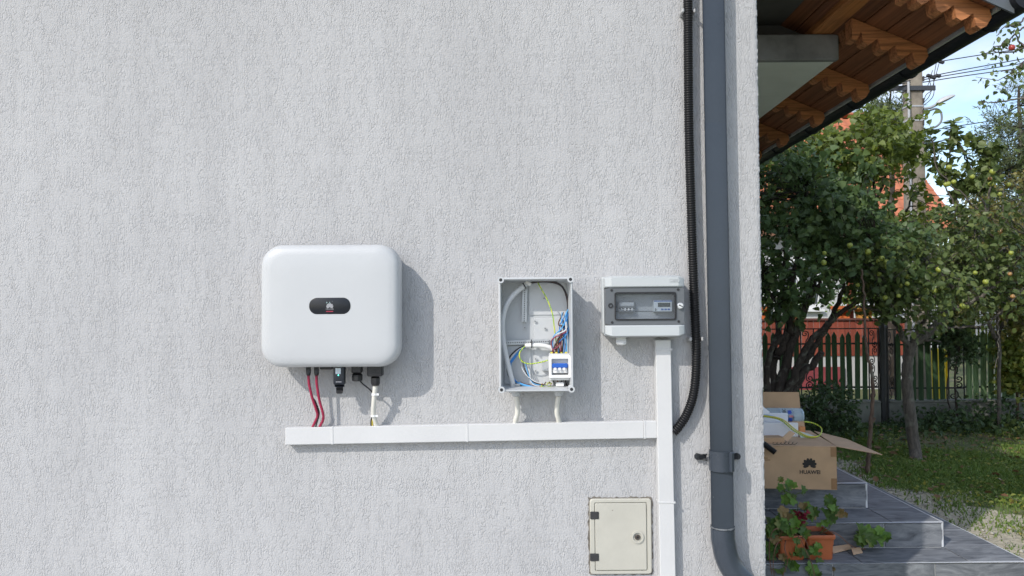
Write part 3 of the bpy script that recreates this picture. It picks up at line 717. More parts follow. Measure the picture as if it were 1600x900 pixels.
def pl_loop(w, h, cx, cz, d):
    pts = [(-w/2+cx, h/2), (w/2-cx, h/2), (w/2, h/2-cz), (w/2, -h/2+cz), (w/2-cx, -h/2), (-w/2+cx, -h/2), (-w/2, -h/2+cz), (-w/2, h/2-cz)]
    return [Vector((mc_.x+x, WALL_Y-d, pcz+z)) for x, z in pts]
wx0, wx1 = wp(961.5, 480, DM).x, wp(1056.5, 480, DM).x; wz0, wz1 = wp(1008, 499.5, DM).z, wp(1008, 457, DM).z
wc = Vector(((wx0+wx1)/2, 0, (wz0+wz1)/2)); ww, wh = wx1-wx0, wz1-wz0
m = MB()     # panel as a ring round the window opening
N = 4
outer = []
oc = pl_loop(mw-.004, ph-.001, .02, .004, DM-.008)
inner = rr_loop(wc, ww, wh, .006, WALL_Y-DM+.008, N)
inn2 = rr_loop(wc, ww, wh, .006, WALL_Y-DM+.02, N)
bm = bmesh.new()
def bl(pts): 
    vs = [bm.verts.new(p) for p in pts]; return [bm.edges.new((vs[i], vs[(i+1)%len(vs)])) for i in range(len(vs))], vs
e1, v1 = bl(oc); e2, v2 = bl(inner)
bmesh.ops.triangle_fill(bm, edges=e1+e2, use_beauty=True)
bm.verts.ensure_lookup_table(); bm.verts.index_update()
m.add([v.co.copy() for v in bm.verts], [[v.index for v in f.verts] for f in bm.faces]); bm.free()
m.loft([inner, inn2], False, False); m.loft([oc, pl_loop(mw-.004, ph-.001, .02, .004, .06)], False, False)
pan = m.build('front_panel', panelm, met)
m = MB(); m.loft([rr_loop(wc, ww+.004, wh+.004, .008, WALL_Y-DM+.0085, 4), rr_loop(wc, ww+.004, wh+.004, .008, WALL_Y-DM+.004, 4), rr_loop(wc, ww-.006, wh-.006, .006, WALL_Y-DM+.004, 4), rr_loop(wc, ww-.007, wh-.007, .006, WALL_Y-DM+.012, 4)], False, False)
m.build('window_seal', black_pl, pan, smooth=30)
m = MB(); m.loft([rr_loop(wc, ww-.006, wh-.006, .006, WALL_Y-DM+.010, 4), rr_loop(wc, ww-.006, wh-.006, .006, WALL_Y-DM+.0115, 4)])
m.build('window_pane', mat_clear('tinted_clear_pane', (.62,.64,.66), .05, .95), pan)
MB().span((wx0-.01, WALL_Y-.07, wz0-.01), (wx1+.01, WALL_Y-.066, wz1+.01)).build('inner_plate', plain('inner_grey_plate', (.5,.52,.53), .6, .03, 5), met)
MB().span((wx0, WALL_Y-.0705, wc.z-.021), (wx1, WALL_Y-.072, wc.z-.019)).build('plate_seam', panelm, met)
# breaker row and meter behind the pane
q0, q1 = wp(966, 471, .095), wp(993, 488, .095)
br = MB().span((q0.x, WALL_Y-.068, q1.z), (q1.x, WALL_Y-.088, q0.z), .003).build('breaker_row', plain('grey_breakers', (.42,.44,.45), .45), met)
MB().span((q0.x+.004, WALL_Y-.088, q0.z-.004), (q1.x-.004, WALL_Y-.094, q0.z-.019), .002).build('breaker_label', plain('breaker_label_grey', (.55,.57,.58), .5), br)
for i in range(4):
    x = q0.x+.006+(q1.x-q0.x-.012)*(i+.5)/4
    MB().box((x, WALL_Y-.094, q1.z+.0115), (.0065,.012,.009), bev=.001).build('breaker_lever', white_pl if i else MATS['grey_breakers'], br)
MB().span((q0.x+.003, WALL_Y-.0883, q1.z+.014), (q1.x-.003, WALL_Y-.0892, q1.z+.0185)).build('breaker_slot', black_pl, br)
q0, q1 = wp(1021.5, 469.5, .1), wp(1050.5, 487, .1)
emt = MB().span((q0.x, WALL_Y-.068, q1.z), (q1.x, WALL_Y-.098, q0.z), .002).build('energy_meter', plain('meter_pale_face', (.66,.70,.72), .4), met)
MB().span((q0.x+.001, WALL_Y-.0982, q0.z-.0008), (q1.x-.001, WALL_Y-.0988, q0.z-.0045)).build('meter_band', plain('meter_blue', (.03,.13,.42), .4), emt)
MB().span((q0.x+.016, WALL_Y-.0982, q0.z-.009), (q1.x-.007, WALL_Y-.099, q0.z-.025)).build('meter_screen', plain('lcd_dark', (.03,.045,.045), .25), emt)
for i in range(3):
    MB().span((q0.x+.028+i*.0125, WALL_Y-.0982, q1.z+.006), (q0.x+.0375+i*.0125, WALL_Y-.1, q1.z+.012), .001).build('meter_button', MATS['meter_blue'], emt)
for (u, v) in ((.007,.012),(.007,.0085),(.011,.007),(.006,.005)):
    MB().box((q0.x+u, WALL_Y-.0983, q1.z+v), (.004,.001,.002)).build('meter_mark', dark_al, emt)
# fixings, lock and badge
for (x, y) in ((955.6,453.6),(1059.5,452.4),(956.5,503.8),(1060.3,502.2)):
    q = wp(x, y, DM-.008); o = MB().disc((q.x, WALL_Y-DM+.0078, q.z), YN, .0048, .002, 12).build('panel_screw', black_pl, pan, smooth=40)
q = wp(954, 477.5, DM-.008); MB().ring((q.x, WALL_Y-DM+.0078, q.z), YN, .005, .0095, .003, 16).build('lock_recess', black_pl, pan, smooth=40)
q = wp(1063.3, 477.8, DM); m = MB(); m.tube([(q.x, WALL_Y-DM+.008, q.z), (q.x, WALL_Y-DM-.003, q.z), (q.x, WALL_Y-DM-.006, q.z)], [.0115,.0115,.009], 20); kn = m.build('lock_knob', plain('chromed_lock', (.75,.76,.77), .25, .05, 5, metal=.5), pan, smooth=40)
MB().box((q.x, WALL_Y-DM-.0063, q.z), (.017,.001,.0035), Euler((0,R(25),0))).build('lock_slot', dark_al, kn)
q = wp(1053.5, 438.3, DM); m = MB(); m.loft([rr_loop(q, .04, .0125, .005, WALL_Y-DM+.001, 4), rr_loop(q, .04, .0125, .005, WALL_Y-DM-.0012, 4), rr_loop(q, .038, .0105, .0045, WALL_Y-DM-.0012, 4), rr_loop(q, .038, .0105, .0045, WALL_Y-DM-.0002, 4)])
bd = m.build('badge', mb_pl, met, smooth=30)
MB().span((q.x-.006, WALL_Y-DM-.0013, q.z), (q.x+.015, WALL_Y-DM-.0004, q.z+.0035)).build('badge_mark', plain('badge_grey', (.40,.42,.43), .5), bd)
MB().span((q.x-.015, WALL_Y-DM-.0013, q.z-.004), (q.x+.015, WALL_Y-DM-.0004, q.z-.0022)).build('badge_mark', MATS['badge_grey'], bd)
q = Vector((wp(970.5, 535, .075).x, WALL_Y-.075, mbz))
m = MB(); m.tube([q+Vector((0,0,.01)), q-Vector((0,0,.02)), q-Vector((0,0,.027)), q-Vector((0,0,.031))], [.0205,.0205,.019,.013], 16); m.build('cable_gland', white_pl, met, smooth=35)

# ---- black corrugated conduit
cdt = thing('corrugated_conduit', 'black corrugated cable conduit running down the wall beside the grey downpipe', 'conduit', wp(1058, 670, .03))
pts = [(1074.5,-60),(1075.2,60),(1076.5,200),(1080,330),(1084,450),(1087.5,530),(1087.5,580),(1083,618),(1073,647),(1061,666),(1052,676)]
path = smooth_path([wp(x, y, .034 if y < 640 else .03) for x, y in pts], 40)
# resample evenly: 4 samples per ring of 9.5 mm
Ls = [0]; 
for i in range(1, len(path)): Ls.append(Ls[-1]+(path[i]-path[i-1]).length)
tot = Ls[-1]; ns = int(tot/.0095)*4; res = []; j = 0
for i in range(ns+1):
    s = tot*i/ns
    while j < len(Ls)-2 and Ls[j+1] < s: j += 1
    res.append(path[j].lerp(path[j+1], (s-Ls[j])/max(1e-9, Ls[j+1]-Ls[j])))
MB().tube(res, [(.0185,.0178,.0150,.0178)[i % 4] for i in range(len(res))], 16).build('corrugated_tube', plain('black_conduit', (.009,.009,.01), .42, .2, 20, spec=.35), cdt, smooth=40)
for (x, y, w) in ((1074.8, 19, 1), (1086.8, 529.5, 0)):
    q = wp(x, y, .03)
    m = MB(); m.box((q.x-.0235, WALL_Y-.026, q.z), (.011,.05,.016), bev=.003); m.box((q.x+.0235, WALL_Y-.026, q.z), (.008,.046,.016), bev=.003); m.box((q.x, WALL_Y-.008, q.z), (.055,.014,.022), bev=.003)
    m.build('conduit_clip', plain('grey_clip', (.42,.42,.42), .5), cdt)

# ---- downpipe
dpt = thing('downpipe', 'slate grey rainwater downpipe with a clamp and curved foot near the corner', 'downpipe', wp(1130, 900, .065))
pvc = plain('slate_grey_pvc', (.040,.050,.065), .30, .10, 3.0, spec=.5, speck=(38, .80, (.55,.55,.52)))
PD = .066
c0, c1 = wp(1114.5, 0, PD), wp(1129.3, 828, PD)
u = (c0-c1).normalized()
m = MB(); m.tube([c1-u*.04, c1+u*3.2], .0428, 32); m.build('pipe', pvc, dpt, smooth=60)
seam = c1; 
pth = smooth_path([c1+u*.012, c1-u*.03, wp(1131.2,850,PD), wp(1135,869,PD), wp(1144,888,PD), wp(1160,907,PD), wp(1184,930,PD)], 8)
m = MB(); m.tube(pth, .0455, 32); foot = m.build('elbow', pvc, dpt, smooth=60)
m = MB()
for k in range(40):
    a = 2*math.pi*k/40
    m.box(c1+u*.0125+Vector((math.cos(a), math.sin(a), 0))*.0447, (.008,.003,.003+rng.uniform(0,.004)), Euler((0,0,a+1.57)))
m.build('socket_edge', plain('scuffed_pvc_edge', (.13,.14,.15), .7, .3, 60), dpt)
for (py, nm) in ((719, 0),):
    q = wp(1126.7, py, PD)
    m = MB(); m.ring(q-u*.038, u, .0432, .0462, .076, 40)
    m.box(q+Vector((.028,-.036,0)), (.02,.02,.076), Euler((0,0,R(35))), .003)
    cl_ = m.build('clamp', pvc, dpt, smooth=35)
    for sx in (-1, 1):
        e = Vector((q.x+sx*.078, WALL_Y-.012, q.z+.004)); f = Vector((q.x+sx*.044, WALL_Y-.03, q.z+.004))
        m = MB(); m.tube([e+Vector((0,0,.009)), f+Vector((0,0,.011))], .0035, 6); m.tube([e-Vector((0,0,.009)), f-Vector((0,0,.011))], .0035, 6)
        m.box((e+f)/2, ((f-e).length, .003, .016), Euler((0,0,math.atan2((f-e).y*sx, abs((f-e).x)))))
        m.ring(e+Vector((0,.006,0)), YN, .0045, .0125, .012, 16); m.build('clamp_lug', plain('dark_clamp', (.03,.033,.038), .5), dpt, smooth=40)

# ---- gas access door
ad = thing('access_door', 'cream plastic access door with round lock low on the wall', 'access door', wp(970, 897, 0))
creamp = plain('aged_cream_plastic', (.47,.455,.395), .5, .07, 6, speck=(46, .76, (.28,.25,.2)))
a0, a1 = wp(921.5, 780, .014), wp(1019, 897, .014); ac = (a0+a1)/2; aw, ah = a1.x-a0.x, a0.z-a1.z
m = MB(); N = 90
pts = []
for k in range(N):      # ragged mortar gap round the frame
    t_ = k/N*4; i = int(t_); f = t_-i
    x, z = ((-1+2*f, 1), (1, 1-2*f), (1-2*f, -1), (-1, -1+2*f))[i]
    pts.append(Vector((ac.x+x*(aw/2+rng.uniform(.001,.009)), WALL_Y-.0012, ac.z+z*(ah/2+rng.uniform(.001,.009)))))
m.prism(pts, YN, .002); m.build('mortar_gap', plain('dark_mortar', (.16,.145,.125), .95, .5, 40, fine=.8, finescale=90), ad)
m = MB(); m.loft([rr_loop(ac, aw, ah, .012, WALL_Y-.003, 4), rr_loop(ac, aw, ah, .012, WALL_Y-.011, 4), rr_loop(ac, aw-.006, ah-.006, .011, WALL_Y-.014, 4), rr_loop(ac, aw-.034, ah-.026, .006, WALL_Y-.014, 4), rr_loop(ac, aw-.036, ah-.028, .006, WALL_Y-.008, 4)])
m.build('frame', creamp, ad, smooth=25)
m = MB(); dw_, dh_ = aw-.041, ah-.033
m.loft([rr_loop(ac, dw_, dh_, .005, WALL_Y-.0085, 3), rr_loop(ac, dw_, dh_, .005, WALL_Y-.0145, 3), rr_loop(ac, dw_-.004, dh_-.004, .005, WALL_Y-.016, 3)])
dr = m.build('door', creamp, ad, smooth=25)
lk = wp(996, 839, .016)
MB().ring((lk.x, WALL_Y-.0155, lk.z), YN, .0175, .024, .006, 28).build('lock_surround', creamp, dr, smooth=30)
m = MB(); m.disc((lk.x, WALL_Y-.0158, lk.z), YN, .011, .006, 20, .002); m.build('lock', plain('brown_metal_lock', (.11,.095,.08), .4, .3, 30, metal=.6), dr, smooth=40)
MB().disc((lk.x, WALL_Y-.0216, lk.z), YN, .0045, .001, 12).build('keyhole', black_pl, dr)
for y in (805.5, 871):
    q = wp(929, y, .018); MB().box((q.x, WALL_Y-.0155, q.z), (.034,.008,.029), bev=.002).build('hinge', plain('worn_black_hinge', (.03,.03,.032), .55, .3, 30), ad)

# ================================================================== ground
ground_m = mat_ground()
m = MB()
gx_ = [-120,-40,-12,-4,0,3,4,5,6,7,8,9,10,12,16,24,40,120]; gy_ = [-60,-20,-4,2,4,5,6,7,8,9,10,11,12,14,18,26,45,90,240]
gi = {}
for j, y in enumerate(gy_):
    for i, x in enumerate(gx_):
        gi[i, j] = len(m.v); m.v.append((x, y, 0.0))
for j in range(len(gy_)-1):
    for i in range(len(gx_)-1): m.f.append((gi[i,j], gi[i+1,j], gi[i+1,j+1], gi[i,j+1]))
tag(m.build('lawn', ground_m, org=Vector((0,0,0))), 'green garden lawn with bare soil patches', None, None, 'structure')
# unseen concrete yard, added pale to bounce light onto the house wall
tag(MB().span((-8, -7, -.05), (CX+.35, WALL_Y-.002, .03), .01).build('bounce_yard', plain('pale_bounce_concrete', (.45,.445,.43), .9, .15, 4, fine=.6)), 'unseen pale concrete yard added to bounce light onto the house wall', None, None, 'structure')

# ================================================================== porch steps
LV = [(2.32, 5.07, .48), (2.63, 4.74, .315), (2.97, 4.47, .16)]     # right edge, front edge, height
YBK = 8.2; XW = CX + .004
st = thing('porch_steps', 'dark slate tiled porch steps with silver edge trims wrapping the corner', 'steps', (XW, 4.47, 0))
core = plain('grey_tile_grout', (.55,.55,.54), .9, .1, 9)
slate = mat_slate(); alu = plain('brushed_aluminium_trim', (.66,.67,.69), .4, .06, 8, metal=.2)
TT = .009
m = MB()
for (x1, y0, z) in LV: m.span((XW, y0+TT, -.05 if z < .2 else z-.2), (x1-TT, YBK, z-TT))
m.build('concrete_core', core, st)
J = .0034
def tile(a, b): return MB().span(a, b, .0012).build('tile', slate, st)
splits = [[1.44, 2.05], [1.07, 1.665, 2.32], [1.42, 2.01, 2.63]]
yspl = [[5.4, 6.0, 6.6, 7.2, 7.8], [5.5, 6.1, 6.7, 7.3, 7.9], [5.32, 5.93, 6.53, 7.13, 7.73]]
for k, (x1, y0, z) in enumerate(LV):
    # front band of the tread
    yb = LV[k-1][1] if k else yspl[0][0]
    xs = [XW] + [s for s in splits[k] if XW+.05 < s < x1-.02] + [x1]
    for i in range(len(xs)-1):
        tile((xs[i]+J, y0+.006, z-TT+.001), (xs[i+1]-(J if i < len(xs)-2 else .006), yb-J, z))
    # side band, or the landing itself
    if k == 0:
        ys = [yspl[0][0]] + [y for y in yspl[0][1:]] + [YBK]
        for i in range(len(ys)-1):
            for j in range(len(xs)-1): tile((xs[j]+J, ys[i]+J, z-TT+.001), (xs[j+1]-(J if j < len(xs)-2 else .006), ys[i+1]-J, z))
    else:
        xi = LV[k-1][0]; ys = [yb] + [y for y in yspl[k] if y > yb+.05] + [YBK]
        for i in range(len(ys)-1): tile((xi+J, ys[i]+J, z-TT+.001), (x1-.006, ys[i+1]-J, z))
    # front riser and side riser
    zb_ = LV[k+1][2] if k < 2 else 0.0
    rs = [XW] + [s+(.33 if k == 0 else .0) - (.05 if k == 1 else 0) for s in splits[k] if XW+.05 < s+(.33 if k == 0 else 0) < x1-.1] + [x1]
    if k == 2: rs = [XW, 1.25, 1.84, 2.43, x1]
    for i in range(len(rs)-1): tile((rs[i]+J, y0+.002, zb_+.003), (rs[i+1]-(J if i < len(rs)-2 else .004), y0+TT+.002, z-TT-.003))
    ys = [y0+TT+.004] + [y for y in yspl[k] if y > y0+.1] + [YBK]
    for i in range(len(ys)-1): tile((x1-TT-.002, ys[i]+J, zb_+.003), (x1-.002, ys[i+1]-J, z-TT-.003))
    # rounded aluminium profiles: nosing, side edge and upright corner
    r = .0072
    def trim(a, b): 
        mm = MB(); mm.tube([a, b], r, 10); return mm.build('edge_trim', alu, st, smooth=40)
    trim((XW, y0+.005, z-.0045), (x1-.003, y0+.005, z-.0045)); trim((x1-.005, y0+.002, z-.0045), (x1-.005, YBK, z-.0045))
    trim((x1-.005, y0+.005, zb_+.002), (x1-.005, y0+.005, z-.004))

# pale grit strip between steps and lawn
rs_ = np.random.RandomState(3)
m = MB(); L_, R_ = [], []
yy = np.linspace(4.2, 9.2, 60)
for i, y in enumerate(yy):
    wv = .46 + .14*math.sin(i*.7) + .10*math.sin(i*1.9+1) + rs_.uniform(-.05, .05)
    L_.append((2.972, y, .004)); R_.append((3.40+max(.12, wv*(1.0 if y < 7 else max(.25, 1-(y-7)*.5))), y, .004))
for i in range(len(yy)-1): m.add([L_[i], R_[i], R_[i+1], L_[i+1]], [(0,1,2,3)])
gravel_m = plain('pale_crushed_stone', (.40,.36,.27), .95, .35, 22, fine=1.0, finescale=90)
tag(m.build('gravel_strip', gravel_m, org=Vector((2.97,4.2,0))), 'pale strip of crushed stone beside the steps', None, None, 'structure')
# loose chippings
def chips(n, seed):
    r = np.random.RandomState(seed); base = np.array([(1,0,0),(-1,0,0),(0,1,0),(0,-1,0),(0,0,1),(0,0,-1)], float); tri = np.array([(0,2,4),(2,1,4),(1,3,4),(3,0,4),(2,0,5),(1,2,5),(3,1,5),(0,3,5)])
    y = r.uniform(4.3, 8.4, n); x = 2.99 + np.abs(r.normal(0, .42, n)); s = r.uniform(.003, .011, n)*(1+r.rand(n)**4*1.4)
    V = base[None]*s[:,None,None]*r.uniform(.6,1.3,(n,6,1))*np.array([1,1,.6]); V += np.stack([x, y, s*.35+.004], 1)[:,None]
    return V.reshape(-1,3), (tri[None]+6*np.arange(n)[:,None,None]).reshape(-1,3)
V, F = chips(2200, 5)
tag(put('chippings', fast_mesh('chippings', V, F, plain('stone_chip', (.33,.31,.26), .95, .4, 3))), 'loose pale stone chippings scattered beside the steps', 'gravel', None, 'stuff')

# ================================================================== cardboard box and what lies on it
card = mat_cardboard('brown_cardboard', (.52,.34,.20)); card2 = mat_cardboard('brown_cardboard_inside', (.56,.385,.25)); tapem = plain('brown_tape', (.30,.16,.075), .4, .1, 20)
BZ = .4845; bw_, bd_, bh_ = .60, .62, .268
BO = Vector((2.035, 4.86, BZ)); BR = Matrix.Rotation(R(-7.0), 3, 'Z')
def bl_(x, y, z): return BO + BR @ Vector((x, y, z))
cb_ = thing('cardboard_box', 'large brown cardboard box with fan logo, flaps open, on the top step', 'box', BO)
def panel(name, a, b, mat, par=cb_, bev=.001):
    a, b = Vector(a), Vector(b); c = (a+b)/2
    return MB().box(bl_(*c), [abs(q) for q in (b-a)], BR, bev).build(name, mat, par)
t5 = .005
fp = panel('front_panel', (-bw_, 0, 0), (0, t5, bh_), card)
panel('back_panel', (-bw_, bd_-t5, 0), (0, bd_, bh_), card); panel('side_panel', (-bw_, t5, 0), (-bw_+t5, bd_-t5, bh_), card)
panel('side_panel', (-t5, t5, 0), (0, bd_-t5, bh_), card); panel('base_panel', (-bw_+t5, t5, 0), (-t5, bd_-t5, t5), card)
panel('top_flap', (-bw_, .0, bh_+.0005), (-.001, bd_*.5, bh_+.0055), card2); panel('top_flap', (-bw_, bd_*.505, bh_+.0005), (-.001, bd_-.001, bh_+.0055), card2)
def sheet(name, quad, mat, par, t=.004):
    q = [bl_(*p) for p in quad]; nrm = (q[1]-q[0]).cross(q[2]-q[0]).normalized()
    return MB().prism(q, nrm, t).build(name, mat, par)
sheet('back_flap', [(-bw_, bd_+.001, bh_), (-.055, bd_+.001, bh_), (-.065, bd_+.045, bh_+.272), (-bw_, bd_+.045, bh_+.272)], card, cb_)
sheet('side_flap', [(.001, .012, bh_+.001), (.232, -.125, bh_-.022), (.16, .33, bh_-.006), (.02, bd_-.02, bh_+.003)], card2, cb_)
for z0, z1 in ((bh_-.06, bh_-.001), (.004, .072)):
    panel('tape', (-.036, -.0012, z0), (-.0008, -.0002, z1), tapem, fp, 0)
ink = plain('black_print', (.022,.018,.016), .7, .2, 30)
lc = (-.165, -.0004, .160)
m = MB(); petal_logo(m, lambda u, v: bl_(lc[0]+u, lc[1], lc[2]-.01+v), .054, .0005, BR @ Vector((0,-1,0))); m.build('logo', ink, fp)
tm = text_mesh('HUAWEI', .033, ink, 'lettering', .0008)
o = put('lettering', tm, fp, bl_(lc[0]+.002, -.0006, .108)); o.rotation_euler = (BR @ Euler((R(90),0,0)).to_matrix()).to_euler()
for i, (u, v, w) in enumerate(((-.47,.19,.03),(-.44,.19,.02),(-.455,.178,.05))):
    panel('small_print', (u, -.0009, v), (u+w, -.0002, v+.006), tapem, fp, 0)
TZ = bh_ + .006                                  # top of the closed flaps
foam = plain('white_foam', (.80,.81,.84), .75, .03, 12, fine=.25, finescale=180)
ft = thing('foam_tray', 'white foam packing piece standing on the brown cardboard box', 'packing foam', bl_(-.2, .34, TZ))
def fb(name, a, b): 
    a, b = Vector(a), Vector(b); return MB().box(bl_(*((a+b)/2)), [abs(q) for q in (b-a)], BR, .004, 2).build(name, foam, ft)
fb('front_wall', (-.42, .335, TZ), (-.150, .36, TZ+.094)); fb('back_wall', (-.42, .43, TZ), (-.195, .455, TZ+.145))
fb('end_wall', (-.178, .3605, TZ), (-.152, .429, TZ+.085)); fb('floor', (-.42, .3605, TZ), (-.18, .429, TZ+.03))
m = MB(); q = [bl_(-.46,.30,TZ+.12), bl_(-.335,.33,TZ+.165), bl_(-.405,.345,TZ+.225), bl_(-.50,.33,TZ+.235)]
m.prism(q, (BR @ Vector((.1,1,.1))).normalized(), .012); 
m.prism([bl_(-.52,.31,TZ+.0), bl_(-.44,.31,TZ+.0), bl_(-.45,.345,TZ+.2), bl_(-.5,.345,TZ+.2)], (BR @ Vector((0,1,0))), .012)
tag(m.build('foam_board', foam), 'white foam board corner leaning against the wall edge above the tray', 'packing foam')
ins = thing('cardboard_insert', 'low cardboard insert under the water bottle on the big box', 'packing', bl_(-.25, .52, TZ))
for a, b in (((-.40,.475,TZ),(-.075,.48,TZ+.088)), ((-.40,.585,TZ),(-.075,.59,TZ+.088)), ((-.08,.4805,TZ),(-.075,.5845,TZ+.06))):
    panel('insert_wall', a, b, card2, ins)
panel('insert_top', (-.40,.4805,TZ+.055), (-.0805,.5845,TZ+.06), card2, ins)
# water bottle on its side
bA, bB = bl_(-.43, .515, TZ+.1195), bl_(-.075, .515, TZ+.1185)
bot = thing('water_bottle', 'clear blue plastic water bottle with printed label lying on the cardboard box', 'bottle', bA)
ax_ = (bB-bA); BL = ax_.length; ax_.normalize(); s_ = [];
prof = [(0,.014),(.03,.014),(.034,.017),(.06,.030),(.10,.047)] + [(.11+.0085*i, .0535 if i % 2 else .0515) for i in range(9)] + [(.19,.0535),(.195,.0525),(.285,.0525),(.29,.0535)] + [(.298+.008*i, .0535 if i % 2 else .0515) for i in range(6)] + [(.348,.049),(.355,.040)]
m = MB(); m.tube([bA+ax_*u*BL/.355 for u, r in prof], [r for u, r in prof], 28); m.build('body', mat_clear('blue_clear_pet', (.62,.74,.86), .12, .58), bot, smooth=50)
m = MB(); m.tube([bA-ax_*.004, bA+ax_*.018], .0155, 16); m.build('cap', plain('blue_cap', (.03,.1,.4), .4), bot)
lw = plain('pale_bottle_label', (.62,.68,.76), .4, .15, 40); ks = BL/.355
m = MB(); m.tube([bA+ax_*.197*ks, bA+ax_*.283*ks], .0533, 32, cap=False); lb = m.build('label', lw, bot, smooth=60)
by_ = Vector((0,0,1)); bn = by_.cross(ax_).normalized() * -1
if bn.y > 0: bn = -bn
def onb(u, s, r=.0537):      # u along the bottle, s round it
    a = s/r; return bA + ax_*u + (bn*math.cos(a) + by_*math.sin(a))*r
tm = text_mesh('BORSEC', .030, ink, 'lettering', .0006)
co = np.zeros(len(tm.vertices)*3); tm.vertices.foreach_get('co', co); co = co.reshape(-1,3)
nv = [onb(.222*ks - c[1], c[0]*.95+.01, .0537+c[2]) - bA for c in co]
tm.vertices.foreach_set('co', np.array([tuple(v) for v in nv]).ravel()); tm.update()
put('lettering', tm, bot, bA)
bp = plain('blue_label_print', (.03,.08,.42), .4); pk = plain('pink_label_print', (.6,.2,.22), .4)
def patch(u0, u1, s0, s1, mat):
    g = [[onb(u0+(u1-u0)*i/4*1., s0+(s1-s0)*j/5, .0539) for i in range(5)] for j in range(6)]; mm = MB()
    for j in range(5):
        for i in range(4): mm.add([g[j][i], g[j][i+1], g[j+1][i+1], g[j+1][i]], [(0,1,2,3)])
    mm.build('label_print', mat, lb)
patch(.243*ks, .268*ks, .018, .046, bp); patch(.246*ks, .272*ks, -.045, -.01, bp); patch(.25*ks, .276*ks, -.004, .008, pk)
# wires, carton and scraps on the box
gwp = [(-.46,.33,TZ+.14),(-.36,.325,TZ+.135),(-.27,.31,TZ+.115),(-.19,.30,TZ+.05),(-.12,.28,TZ+.012),(-.06,.29,TZ+.006),(-.005,.34,TZ+.02),(.02,.42,TZ+.05),(-.02,.47,TZ+.075),(-.08,.465,TZ+.085)]
gw = thing('earth_wire_coil', 'looped yellow green earth wire lying over the foam and cardboard box', 'wire', bl_(-.06,.29,TZ))
MB().tube(smooth_path([bl_(*p) for p in gwp], 8), .0042, 8).build('wire', gyw, gw, smooth=60)
MB().tube(smooth_path([bl_(x+.01, y-.012, z+.006) for x, y, z in gwp[:6]], 8), .0042, 8).build('wire', plain('yellow_wire', (.62,.55,.05), .4), gw, smooth=60)
MB().tube(smooth_path([bl_(x-.012, y+.01, z+.012) for x, y, z in gwp[:4]], 8), .003, 8).build('wire', lblue, gw, smooth=60)
sc_ = thing('small_carton', 'small torn brown carton lying on the front of the big box', 'carton', bl_(-.4, .1, TZ))
m = MB(); m.box(bl_(-.40, .13, TZ+.017), (.2,.10,.034), BR @ Matrix.Rotation(R(8),3,'Z'), .002); m.build('carton_body', card, sc_)
m = MB(); m.prism([bl_(-.31,.09,TZ+.034), bl_(-.255,.12,TZ+.075), bl_(-.215,.145,TZ+.055), bl_(-.27,.115,TZ+.004)], Vector((0,1,.2)), .003); m.build('carton_flap', card2, sc_)
P = smooth_path([bl_(-.52,.02,TZ+.05), bl_(-.455,-.02,TZ+.018), bl_(-.415,-.045,TZ-.012), bl_(-.385,-.06,TZ-.035)], 22)
tag(MB().tube(P, [(.0185,.018,.0155,.018)[i % 4] for i in range(len(P))], 14).build('conduit_offcut', MATS['black_conduit'], smooth=40), 'short black corrugated conduit offcut hanging over the box front', 'conduit')
P = [bl_(-.385+.15*i/40+.008*math.cos(i*.95), .02+.012*math.sin(i*.95)+.02*i/40, TZ+.008+.006*math.sin(i*.95+1)) for i in range(41)]
tag(MB().tube(P, .0016, 6).build('curly_wire', blackw, smooth=60), 'thin curly black wire scrap on the box edge', 'wire')
m = MB(); m.prism([bl_(-.145,.30,TZ+.001), bl_(-.03,.33,TZ+.001), bl_(-.07,.41,TZ+.012), bl_(-.14,.40,TZ+.03)], Vector((0,0,1)), .001)
tag(m.build('leaflet', plain('pale_green_paper', (.62,.68,.60), .7)), 'pale green paper leaflet between foam tray and yellow wire', 'paper')
m = MB(); m.box(bl_(-.11,.44,TZ+.03), (.05,.04,.05), BR @ Matrix.Rotation(.5,3,'Z'), .003)
tag(m.build('small_packet', plain('orange_packet', (.55,.22,.08), .5)), 'small orange packet under the end of the bottle', 'packet')

# ================================================================== planters on the lower step
terra = plain('terracotta_plastic', (.46,.125,.045), .5, .12, 7); soil = plain('dry_soil', (.09,.065,.045), 1, .4, 60, fine=1, finescale=60)
def planter(cx, y0, label, rot=0.0):
    z0 = .1605; w, d, h = .165, .19, .145
    o = thing('planter', label, 'planter', (cx, y0+d/2, z0), 'terracotta planters on the lower step')
    M = Matrix.Rotation(rot, 3, 'Z')
    def lp(s, z, r=.014, dw=0):
        return [Vector((cx, y0+d/2, z0+z)) + M @ Vector((p[0], p[1], 0)) for p in rrect(w*s+dw, d*s+dw, r, 4)]
    m = MB(); m.loft([lp(.84,0), lp(.86,.006), lp(.905,.085), lp(.93,.086), lp(.95,h-.026), lp(1.0,h-.026), lp(1.03,h-.02), lp(1.03,h-.004), lp(1.01,h), lp(.95,h), lp(.93,h-.004), lp(.90,h-.03)], True, False)
    m.build('pot', terra, o, smooth=35)
    m = MB(); m.loft([lp(.89,h-.045), lp(.905,h-.028), lp(.5,h-.02)]); m.build('soil', soil, o, smooth=60)
    return o
pxl = lambda px: (px-800)/1200*4.51
pR = planter(pxl(1277), 4.512, 'orange terracotta planter with bare soil, right of its pair, on the lower step')
pL = planter(pxl(1231), 4.505, 'orange terracotta planter half hidden by trailing leaves, beside the wall corner', R(4))

